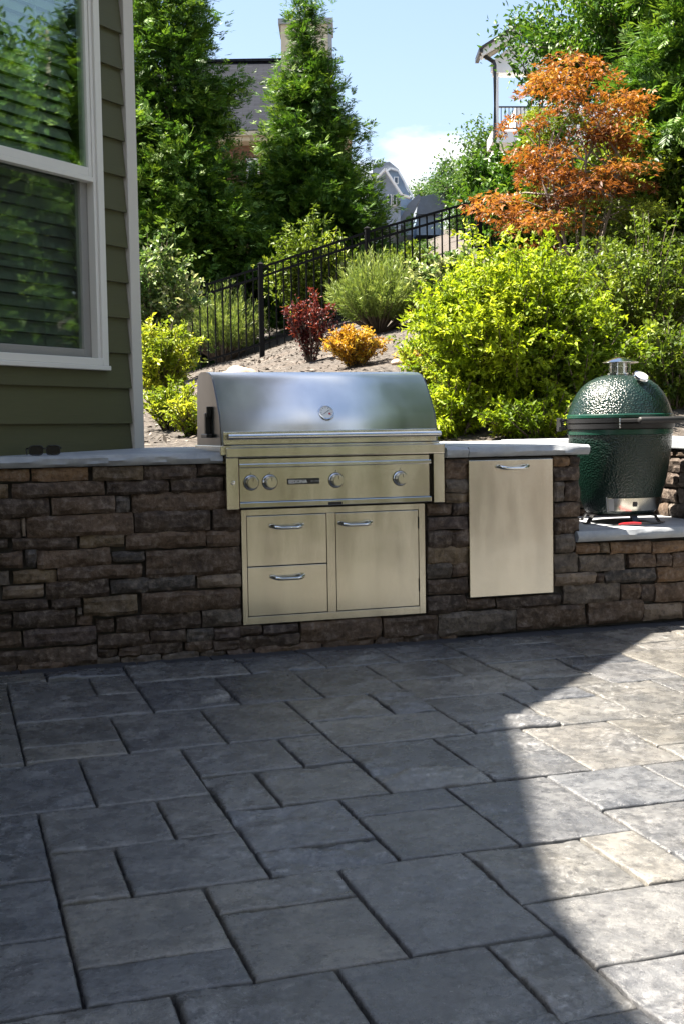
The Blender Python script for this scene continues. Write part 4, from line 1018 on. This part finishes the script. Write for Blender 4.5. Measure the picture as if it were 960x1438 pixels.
shrub('understorey_shrub', 880, 15.0, dict(rx=1.0, ry=.6, h=1.9, seed=52, stems=70, per=50, Ll=.09, Wl=.045, side=12, tbias=-.1), L['tree2'], 'olive green bush between the orange maple and the conifer')
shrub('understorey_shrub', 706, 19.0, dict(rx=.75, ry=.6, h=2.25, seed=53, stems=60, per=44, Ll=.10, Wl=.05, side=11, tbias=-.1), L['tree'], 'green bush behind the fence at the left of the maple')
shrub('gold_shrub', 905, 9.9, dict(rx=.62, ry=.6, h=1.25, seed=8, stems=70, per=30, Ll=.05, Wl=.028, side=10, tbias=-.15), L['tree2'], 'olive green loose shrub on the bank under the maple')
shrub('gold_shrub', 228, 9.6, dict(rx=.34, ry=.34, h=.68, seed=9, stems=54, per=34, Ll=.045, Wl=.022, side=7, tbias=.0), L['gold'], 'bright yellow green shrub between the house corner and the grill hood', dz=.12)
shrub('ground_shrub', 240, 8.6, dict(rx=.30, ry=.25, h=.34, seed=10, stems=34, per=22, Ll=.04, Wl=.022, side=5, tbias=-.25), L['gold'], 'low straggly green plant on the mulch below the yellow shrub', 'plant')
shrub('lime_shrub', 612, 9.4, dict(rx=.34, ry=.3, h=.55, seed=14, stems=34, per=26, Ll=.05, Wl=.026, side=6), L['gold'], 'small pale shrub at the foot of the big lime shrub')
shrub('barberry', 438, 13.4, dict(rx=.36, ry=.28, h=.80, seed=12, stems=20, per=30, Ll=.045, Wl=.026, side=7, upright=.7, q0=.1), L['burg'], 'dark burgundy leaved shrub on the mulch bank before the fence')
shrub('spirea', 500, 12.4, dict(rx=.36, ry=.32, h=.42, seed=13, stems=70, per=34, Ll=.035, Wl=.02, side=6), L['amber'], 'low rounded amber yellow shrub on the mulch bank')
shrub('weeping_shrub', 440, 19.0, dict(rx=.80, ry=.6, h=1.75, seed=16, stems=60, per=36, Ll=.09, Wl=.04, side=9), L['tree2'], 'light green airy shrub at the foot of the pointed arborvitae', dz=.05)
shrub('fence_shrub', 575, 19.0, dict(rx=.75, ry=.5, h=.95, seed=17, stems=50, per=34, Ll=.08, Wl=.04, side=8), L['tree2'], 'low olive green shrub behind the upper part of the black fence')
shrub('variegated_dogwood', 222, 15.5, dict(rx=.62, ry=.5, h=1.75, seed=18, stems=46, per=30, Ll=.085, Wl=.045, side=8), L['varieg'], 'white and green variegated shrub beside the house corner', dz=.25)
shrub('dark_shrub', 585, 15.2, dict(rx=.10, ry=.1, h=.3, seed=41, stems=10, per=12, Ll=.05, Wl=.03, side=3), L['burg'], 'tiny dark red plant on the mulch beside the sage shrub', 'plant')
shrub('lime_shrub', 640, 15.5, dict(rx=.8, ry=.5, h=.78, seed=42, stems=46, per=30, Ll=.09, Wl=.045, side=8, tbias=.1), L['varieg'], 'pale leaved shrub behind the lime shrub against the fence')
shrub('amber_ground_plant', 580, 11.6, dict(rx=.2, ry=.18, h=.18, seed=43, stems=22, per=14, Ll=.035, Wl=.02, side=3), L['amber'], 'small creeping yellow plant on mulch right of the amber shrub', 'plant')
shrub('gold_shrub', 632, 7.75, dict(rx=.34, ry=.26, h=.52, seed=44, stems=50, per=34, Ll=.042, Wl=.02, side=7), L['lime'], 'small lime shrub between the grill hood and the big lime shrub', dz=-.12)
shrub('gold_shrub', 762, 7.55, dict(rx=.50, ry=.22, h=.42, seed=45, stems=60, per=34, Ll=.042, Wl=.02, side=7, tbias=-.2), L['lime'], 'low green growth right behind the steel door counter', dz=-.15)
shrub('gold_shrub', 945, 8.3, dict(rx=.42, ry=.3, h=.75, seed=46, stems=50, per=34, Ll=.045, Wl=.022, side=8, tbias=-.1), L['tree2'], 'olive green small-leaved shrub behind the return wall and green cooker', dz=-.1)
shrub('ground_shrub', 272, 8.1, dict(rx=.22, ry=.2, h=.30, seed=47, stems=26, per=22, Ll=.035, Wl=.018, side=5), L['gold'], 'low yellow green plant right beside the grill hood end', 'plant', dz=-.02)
shrub('understorey_shrub', 838, 11.6, dict(rx=.75, ry=.4, h=.95, seed=54, stems=60, per=40, Ll=.055, Wl=.028, side=10), L['tree2'], 'mid green bush hiding the foot of the orange maple')
# needle shrubs: upright feathery tufts
def needle_mesh(rx, h, seed, n=420):
    global rng
    rng = np.random.default_rng(seed); r = random.Random(seed); P = []; A = []; N = []; T = []; b = MB()
    for i in range(n):
        g_ = r.uniform(0, 2*math.pi); q = math.sqrt(r.random()); e = Vector((math.cos(g_)*rx*q, math.sin(g_)*rx*q, h*(1-.45*q*q)*r.uniform(.55, 1.05))); s0 = Vector((e.x*.5, e.y*.5, e.z*.35))
        if i % 3 == 0: b.tube([Vector((e.x*.1, e.y*.1, 0)), s0, e], [.012, .008, .002], 4, cap=False)
        m = 46; qq = rng.random(m)[:, None]; p = np.array(s0)[None]*(1-qq) + np.array(e)[None]*qq; ax = np.array((e-s0).normalized())[None]
        P.append(p); A.append(ax*1.1 + rng.normal(0, .42, (m, 3))); N.append(rng.normal(0, 1, (m, 3))); T.append(np.clip(r.uniform(.1, .6) + .35*qq[:, 0] + rng.normal(0, .1, m), 0, 1))
    P, A, N, T = map(np.concatenate, (P, A, N, T)); Ln = .085*rng.uniform(.6, 1.2, len(P))
    V, Fc, Tt = leaf_arrays(P, A, N, Ln, Ln*.16, .1, T)
    sm_ = bpy.data.meshes.new('stem'); sm_.from_pydata(b.v, [], b.f); sm_.materials.append(M['bark'])
    f_ = np_mesh('foliage', V, Fc, Tt); f_.materials.append(L['juniper']); return sm_, f_
s1, f1 = needle_mesh(.66, 1.02, 61)
tree_thing('sage_shrub', s1, f1, on_ground(534, 15.6), 'feathery sage green shrub on the mulch bank in front of the fence', 'shrub', None, 0, 1.0, 'stem', 'foliage')
s2, f2 = needle_mesh(.75, 1.25, 62, 300)
tree_thing('sage_shrub', s2, f2, on_ground(315, 19.2), 'feathery olive green shrub seen behind the black fence near the house', 'shrub', None, 0, 1.0, 'stem', 'foliage')
# mulch chips, too many to count, and a few rocks
rng = np.random.default_rng(77); n = 9000
uu = rng.uniform(-3.2, 3.2, n); vv = 7.6 + 11.5*rng.random(n)
Pw = np.stack([math.cos(YAW)*uu + math.sin(YAW)*vv, -math.sin(YAW)*uu + math.cos(YAW)*vv - 5.47], 1)
Pz = np.array([ground_z(x, y) for x, y in Pw]); P = np.concatenate([Pw, (Pz + .004)[:, None]], 1)
A_l = np.concatenate([rng.normal(0, 1, (n, 2)), rng.normal(0, .25, (n, 1))], 1)
V, Fc, T = leaf_arrays(P, A_l, np.array([[0, 0, 1.]]) + rng.normal(0, .4, (n, 3)), rng.uniform(.03, .09, n), rng.uniform(.012, .03, n), .05)
mc = leaf_mat('mulch_chip', (.03, .023, .018), (.10, .083, .068), (.27, .24, .21), .0, .9)
cm_ = np_mesh('mulch_chips', V, Fc, T); co = link('mulch_chips', cm_, mc); tag(co, 'scattered shredded bark mulch covering the bank', 'mulch', kind='stuff')
def rock(px, v, s, label, sq=.6):
    b = bmesh.new(); bmesh.ops.create_icosphere(b, subdivisions=3, radius=s)
    sd = rnd.uniform(0, 50)
    for p in b.verts:
        k = 1 + .28*mn.noise(p.co/s*1.3 + Vector((sd, 0, 0))) + .08*mn.noise(p.co/s*4 + Vector((sd, 3, 0)))
        p.co = Vector((p.co.x*k*1.3, p.co.y*k, p.co.z*k*sq))
    me = bpy.data.meshes.new('rock'); b.to_mesh(me); b.free()
    o = link('rock', me, M['rock'], smooth=True, angle=40); o.location = on_ground(px, v, s*.2); tag(o, label, 'rock'); return o
rock(336, 12.6, .17, 'pale tan boulder on the mulch just above the grill hood')
rock(560, 11.9, .06, 'small tan rock on the mulch right of the amber shrub')

# ------------------------------------------------------------------ black metal fence
fm_ = simple('fence_black', (.006, .006, .007), .6, 0, .2, 20); fm_.node_tree.nodes['Principled BSDF'].inputs['Specular IOR Level'].default_value = .15
fence = empty('metal_fence', at(440, 470, 17.5), 'black metal picket fence climbing the mulch bank', 'fence')
FV = 17.5; S_ = FV/F
posts = [(66, 462), (216, 423), (366, 376), (515, 326), (672, 281), (830, 236)]
tops = [at(px, py, FV) for px, py in posts]
HF = 1.16
for t_ in tops:
    MB().box(t_.x-.032, t_.x+.032, t_.y-.032, t_.y+.032, t_.z-HF-.5, t_.z+.05).add([(t_.x-.042, t_.y-.042, t_.z+.0505), (t_.x+.042, t_.y-.042, t_.z+.0505), (t_.x+.042, t_.y+.042, t_.z+.0505), (t_.x-.042, t_.y+.042, t_.z+.0505), (t_.x, t_.y, t_.z+.085)], [(3,2,1,0), (0,1,4), (1,2,4), (2,3,4), (3,0,4)]).build('post', fm_, fence)
for a, b_ in zip(tops[:-1], tops[1:]):
    for dz in (0, -.13, -HF+.10):
        MB().bar(a + Vector((0, 0, dz)), b_ + Vector((0, 0, dz)), .028, .032).build('rail', fm_, fence)
    n = int((b_ - a).length/.108)
    for k in range(1, n):
        p = a.lerp(b_, k/n)
        MB().box(p.x-.009, p.x+.009, p.y-.009, p.y+.009, p.z-HF, p.z-.002).build('picket', fm_, fence)

# ------------------------------------------------------------------ houses behind
RT = AY @ np.array([1., 0, 0]); FW = AY @ np.array([0, 1., 0]); RT, FW = Vector(RT), Vector(FW)
def cpt(px, py, v, dv=0.0): return at(px, py, v) + FW*dv
# shingled house with chimney
hb_ = at(380, 175, 36); H_A = empty('shingled_house', (hb_.x, hb_.y, ground_z(hb_.x, hb_.y)), 'brick house with grey shingle roof and cream chimney behind the arborvitaes', 'house')
eL, eR = at(120, 168, 36), at(494, 180, 36); eL.z = eR.z
rL, rR = at(230, 86, 40), at(436, 86, 40); rL.z = rR.z
bL, bR = eL + FW*9, eR + FW*9; rB = rR
def quad_roof(pts, th, nm, mat, par):
    b = MB(); n = len(pts); b.v = [tuple(p) for p in pts] + [tuple(p - Vector((0, 0, th))) for p in pts]
    b.f = [tuple(range(n)), tuple(range(2*n-1, n-1, -1))] + [(k, n+k, n+(k+1) % n, (k+1) % n) for k in range(n)]
    return b.build(nm, mat, par)
def slope_roof(pts, nm, mat, par, th=.05):
    """roof face whose object axes lie in the slope, so courses run level"""
    o0 = pts[0]; ex = (pts[1]-pts[0]).normalized(); nn = (pts[1]-pts[0]).cross(pts[-1]-pts[0]).normalized(); ey = nn.cross(ex)
    m = Matrix((ex, ey, nn)).transposed().to_4x4(); m.translation = o0
    inv = m.inverted(); b = MB(); n = len(pts); q = [inv @ p for p in pts]
    b.v = [(p.x, p.y, 0) for p in q] + [(p.x, p.y, -th) for p in q]
    b.f = [tuple(range(n)), tuple(range(2*n-1, n-1, -1))] + [(k, n+k, n+(k+1) % n, (k+1) % n) for k in range(n)]
    o = b.build(nm, mat); o.parent = par; o.matrix_parent_inverse = Matrix.Translation(par['_w']).inverted(); o.matrix_basis = m
    return o
slope_roof([eL, eR, rR, rL], 'roof', M['shingle'], H_A)
slope_roof([eR, bR, rR], 'roof', M['shingle'], H_A); slope_roof([bR, bL, rL, rR], 'roof', M['shingle'], H_A)
MB().bar(rL + Vector((0, 0, .04)), rR + Vector((0, 0, .04)), .25, .08).build('ridge_cap', M['shingle'], H_A)
z0 = ground_z(hb_.x, hb_.y) - 1
def vbox(par, nm, mat, a, b_, depth, zb, zt_):   # box with front edge a-b, going back
    d = FW*depth
    return MB().hexa([(a.x, a.y, zb), (b_.x, b_.y, zb), (b_.x+d.x, b_.y+d.y, zb), (a.x+d.x, a.y+d.y, zb), (a.x, a.y, zt_), (b_.x, b_.y, zt_), (b_.x+d.x, b_.y+d.y, zt_), (a.x+d.x, a.y+d.y, zt_)]).build(nm, mat, par)
vbox(H_A, 'wall', M['brick'], eL + RT*.5 + FW*.55, eR - RT*.5 + FW*.55, 8, z0, eL.z - .32)
vbox(H_A, 'fascia', M['cream'], eL + FW*.0, eR + FW*.0, .08, eL.z-.30, eL.z-.055); vbox(H_A, 'soffit', M['cream'], eL + FW*.085, eR, 8.5, eL.z-.315, eL.z-.24)
vbox(H_A, 'gutter', M['cream'], eL - FW*.13, eR - FW*.13, .12, eL.z-.18, eL.z-.06)
for px in (355, 480):
    a, b_ = at(px-9, 220, 36.5), at(px+9, 220, 36.5); w_ = vbox(H_A, 'window', M['whitepaint'], a - FW*.02, b_ - FW*.02, .1, eL.z-2.2, eL.z-.7); vbox(H_A, 'pane', M['pane'], a + RT*.06 - FW*.03, b_ - RT*.06 - FW*.03, .02, eL.z-2.1, eL.z-.8)
cA, cB = at(430, 100, 38.2), at(466, 100, 38.2); ct = at(430, 34, 38.2).z
vbox(H_A, 'chimney', M['cream'], cA - RT*.75, cB, 1.3, eL.z, ct); vbox(H_A, 'chimney_cap', M['greytrim'], cA - RT*.82 - FW*.08, cB + RT*.06 - FW*.08, 1.46, ct+.001, ct+.16)
vbox(H_A, 'chimney_trim', M['greytrim'], cB - RT*.10 - FW*.02, cB + RT*.02 - FW*.02, .12, eL.z, ct-.002)
# blue-grey house on the ridge
v3 = 70; pb = at(560, 300, v3); H_B = empty('blue_house', (pb.x, pb.y, ground_z(pb.x, pb.y)), 'distant blue-grey house with clipped gable and white trim on the hill', 'house')
zb = ground_z(pb.x, pb.y) - 3
def prism(par, nm, mat, pix, v, depth, dv=0.0):
    p = [at(x, y, v) + FW*dv for x, y in pix]; n = len(p); b = MB(); b.v = [tuple(q) for q in p] + [tuple(q + FW*depth) for q in p]
    b.f = [tuple(range(n)), tuple(range(2*n-1, n-1, -1))] + [(k, (k+1) % n, n+(k+1) % n, n+k) for k in range(n)]; return b.build(nm, mat, par)
prism(H_B, 'main_gable', M['blueside'], [(534, 330), (534, 262), (541, 241), (548, 238), (558, 241), (580, 284), (580, 330)], v3, 10)
def strip(par, nm, mat, a, b_, v, w_px, dv, depth):
    (x0, y0), (x1, y1) = a, b_; l = math.hypot(x1-x0, y1-y0); nx_, ny_ = -(y1-y0)/l*w_px/2, (x1-x0)/l*w_px/2
    return prism(par, nm, mat, [(x0+nx_, y0+ny_), (x1+nx_, y1+ny_), (x1-nx_, y1-ny_), (x0-nx_, y0-ny_)], v, depth, dv)
for a, b_ in (((540, 243), (548, 238)), ((548, 238), (558, 241)), ((558, 240.5), (583, 285)), ((540, 242), (533, 262))): strip(H_B, 'rake_trim', M['whitepaint'], a, b_, v3, 2.2, -.35, .3)
prism(H_B, 'side_roof', M['slate'], [(520, 300), (523, 232), (546, 228), (559, 238.5), (548, 236.5), (540, 240.5), (532, 262)], v3, .5, -.2)
prism(H_B, 'stone_gable', M['stonegrey'], [(522, 335), (522, 272), (537, 258), (558, 290), (558, 335)], v3, 3, -3.2)
for a, b_ in (((537, 256), (560, 291)), ((537, 256), (521, 273))): strip(H_B, 'rake_trim', M['whitepaint'], a, b_, v3, 2.6, -3.6, .35)
strip(H_B, 'eave_trim', M['whitepaint'], (557, 289), (571, 293), v3, 3, -3.4, .3)
prism(H_B, 'porch_roof', M['slate'], [(556, 320), (570, 294), (584, 280), (588, 284), (580, 300), (566, 325)], v3, 2, -1.6)
for (x0, y0, x1, y1), dv in (((552, 250, 558.5, 260), -.3), ((540, 290, 546, 305), -3.5), ((547, 290.5, 552.5, 305), -3.5)):
    w_ = prism(H_B, 'window', M['whitepaint'], [(x0, y0), (x1, y0), (x1, y1), (x0, y1)], v3, .2, dv-.05)
    prism(H_B, 'pane', M['pane'], [(x0+1.3, y0+1.3), (x1-1.3, y0+1.3), (x1-1.3, y1-1.3), (x0+1.3, y1-1.3)], v3, .1, dv-.1)
prism(H_B, 'wing_wall', M['blueside'], [(584, 330), (584, 300), (622, 302), (622, 330)], v3+3, 6)
prism(H_B, 'wing_roof', M['slate'], [(583, 303), (586, 279), (622, 272), (623, 303)], v3+3, 4, -.6)
# white porch on the hill at the right
v4 = 30; pp = at(720, 200, v4); H_C = empty('white_porch_house', (pp.x, pp.y, ground_z(pp.x, pp.y)), 'white house porch with column, black railing and downspout above the maple', 'house')
prism(H_C, 'gable_face', M['whitepaint'], [(690, 98), (690, 86), (722, 60), (775, 60), (775, 98)], v4, .3)
strip(H_C, 'rake_trim', M['whitepaint'], (672, 82), (728, 46), v4, 9, -.45, .4)
strip(H_C, 'roof', M['roofdark'], (669.5, 77.5), (728, 40.5), v4, 3.0, -.55, .9)
strip(H_C, 'soffit', M['cream'], (680, 84), (728, 54), v4, 2, -.3, .3)
prism(H_C, 'beam', M['whitepaint'], [(692, 104), (692, 96), (780, 96), (780, 104)], v4, .4, -.12)
prism(H_C, 'column', M['whitepaint'], [(694.5, 190), (694.5, 104.5), (699, 104.5), (699, 190)], v4, .12, -.05)
a0 = [at(672, 80, v4) - FW*.3, at(676, 83, v4) - FW*.3, at(690, 92, v4) - FW*.3, at(691.5, 97, v4) - FW*.3, at(692, 200, v4) - FW*.3]
MB().tube(a0, .05, 6).build('downspout', M['black'], H_C); prism(H_C, 'gutter', M['black'], [(669, 82), (669, 77), (674, 77), (674, 82)], v4, .9, -.5)
prism(H_C, 'deck', M['whitepaint'], [(690, 200), (690, 184), (800, 184), (800, 200)], v4, 1.0, 0)
for y in (150, 180): prism(H_C, 'rail', M['black'], [(699, y+1), (699, y-1), (790, y-1), (790, y+1)], v4, .05, 0)
for k in range(16):
    x = 703 + k*5.5; prism(H_C, 'baluster', M['black'], [(x-.5, 180), (x-.5, 150), (x+.5, 150), (x+.5, 180)], v4, .02, .01)
prism(H_C, 'wall', M['whitepaint'], [(752, 260), (752, 98), (900, 98), (900, 260)], v4, 6, 3.5)

# ------------------------------------------------------------------ farther trees
tmF, cmF = limb_tree(6, 2.2, 2.0, 91, 9, 7, 70, .20, .11, .11, .9, 0, .26); cmF.materials.append(L['far'])
far = [(593, 46, .38, -.8), (612, 88, .95, 0), (640, 80, 1.0, 0), (668, 72, 1.0, 0), (692, 66, 1.0, 0), (720, 60, 1.1, 0), (575, 95, .9, 0), (655, 48, .45, -.5), (690, 42, .5, -.4)]
lab = {0: 'small round green tree in front of the blue-grey house', 7: 'low green tree just beyond the top of the fence', 8: 'low green tree just beyond the top of the fence'}
for i, (px, v, s, dz) in enumerate(far):
    tree_thing('hillside_tree', tmF, cmF, on_ground(px, v, dz), lab.get(i, 'distant green tree in the row along the hilltop'), 'tree', 'trees on the hill' if i in (7, 8) or i not in lab else None, i*1.3, (s, s, s*(.8 + .12*(i % 3))))
# hillside at the right of the terrace, seen mirrored in the house window
for i, (x, y, s, kind) in enumerate([(9.2, -1.6, .75, 0), (9.0, 1.0, .95, 1), (9.6, 3.6, .8, 0), (11.2, -3.6, 1.1, 1), (11.6, .0, 1.0, 0), (9.4, -5.2, .8, 0), (11.5, 3.0, 1.2, 1), (8.3, -.4, .72, 1), (10.4, -1.8, 1.15, 1), (12.5, -5.5, 1.0, 0), (11, 6.0, .95, 0)]):
    z = ground_z(x, y)
    if kind: tree_thing('bank_conifer', tm3, cm3, (x, y, z), 'green conifer on the bank across the terrace, mirrored in the window', 'tree', 'conifers mirrored in the window', i, s)
    else: tree_thing('bank_tree', tm4, cm4, (x, y, z), 'leafy tree on the bank across the terrace, mirrored in the window', 'tree', 'leafy trees mirrored in the window', i*1.7, s*1.25)

for o in list(bpy.data.objects):
    if '_w' in o.keys(): del o['_w']
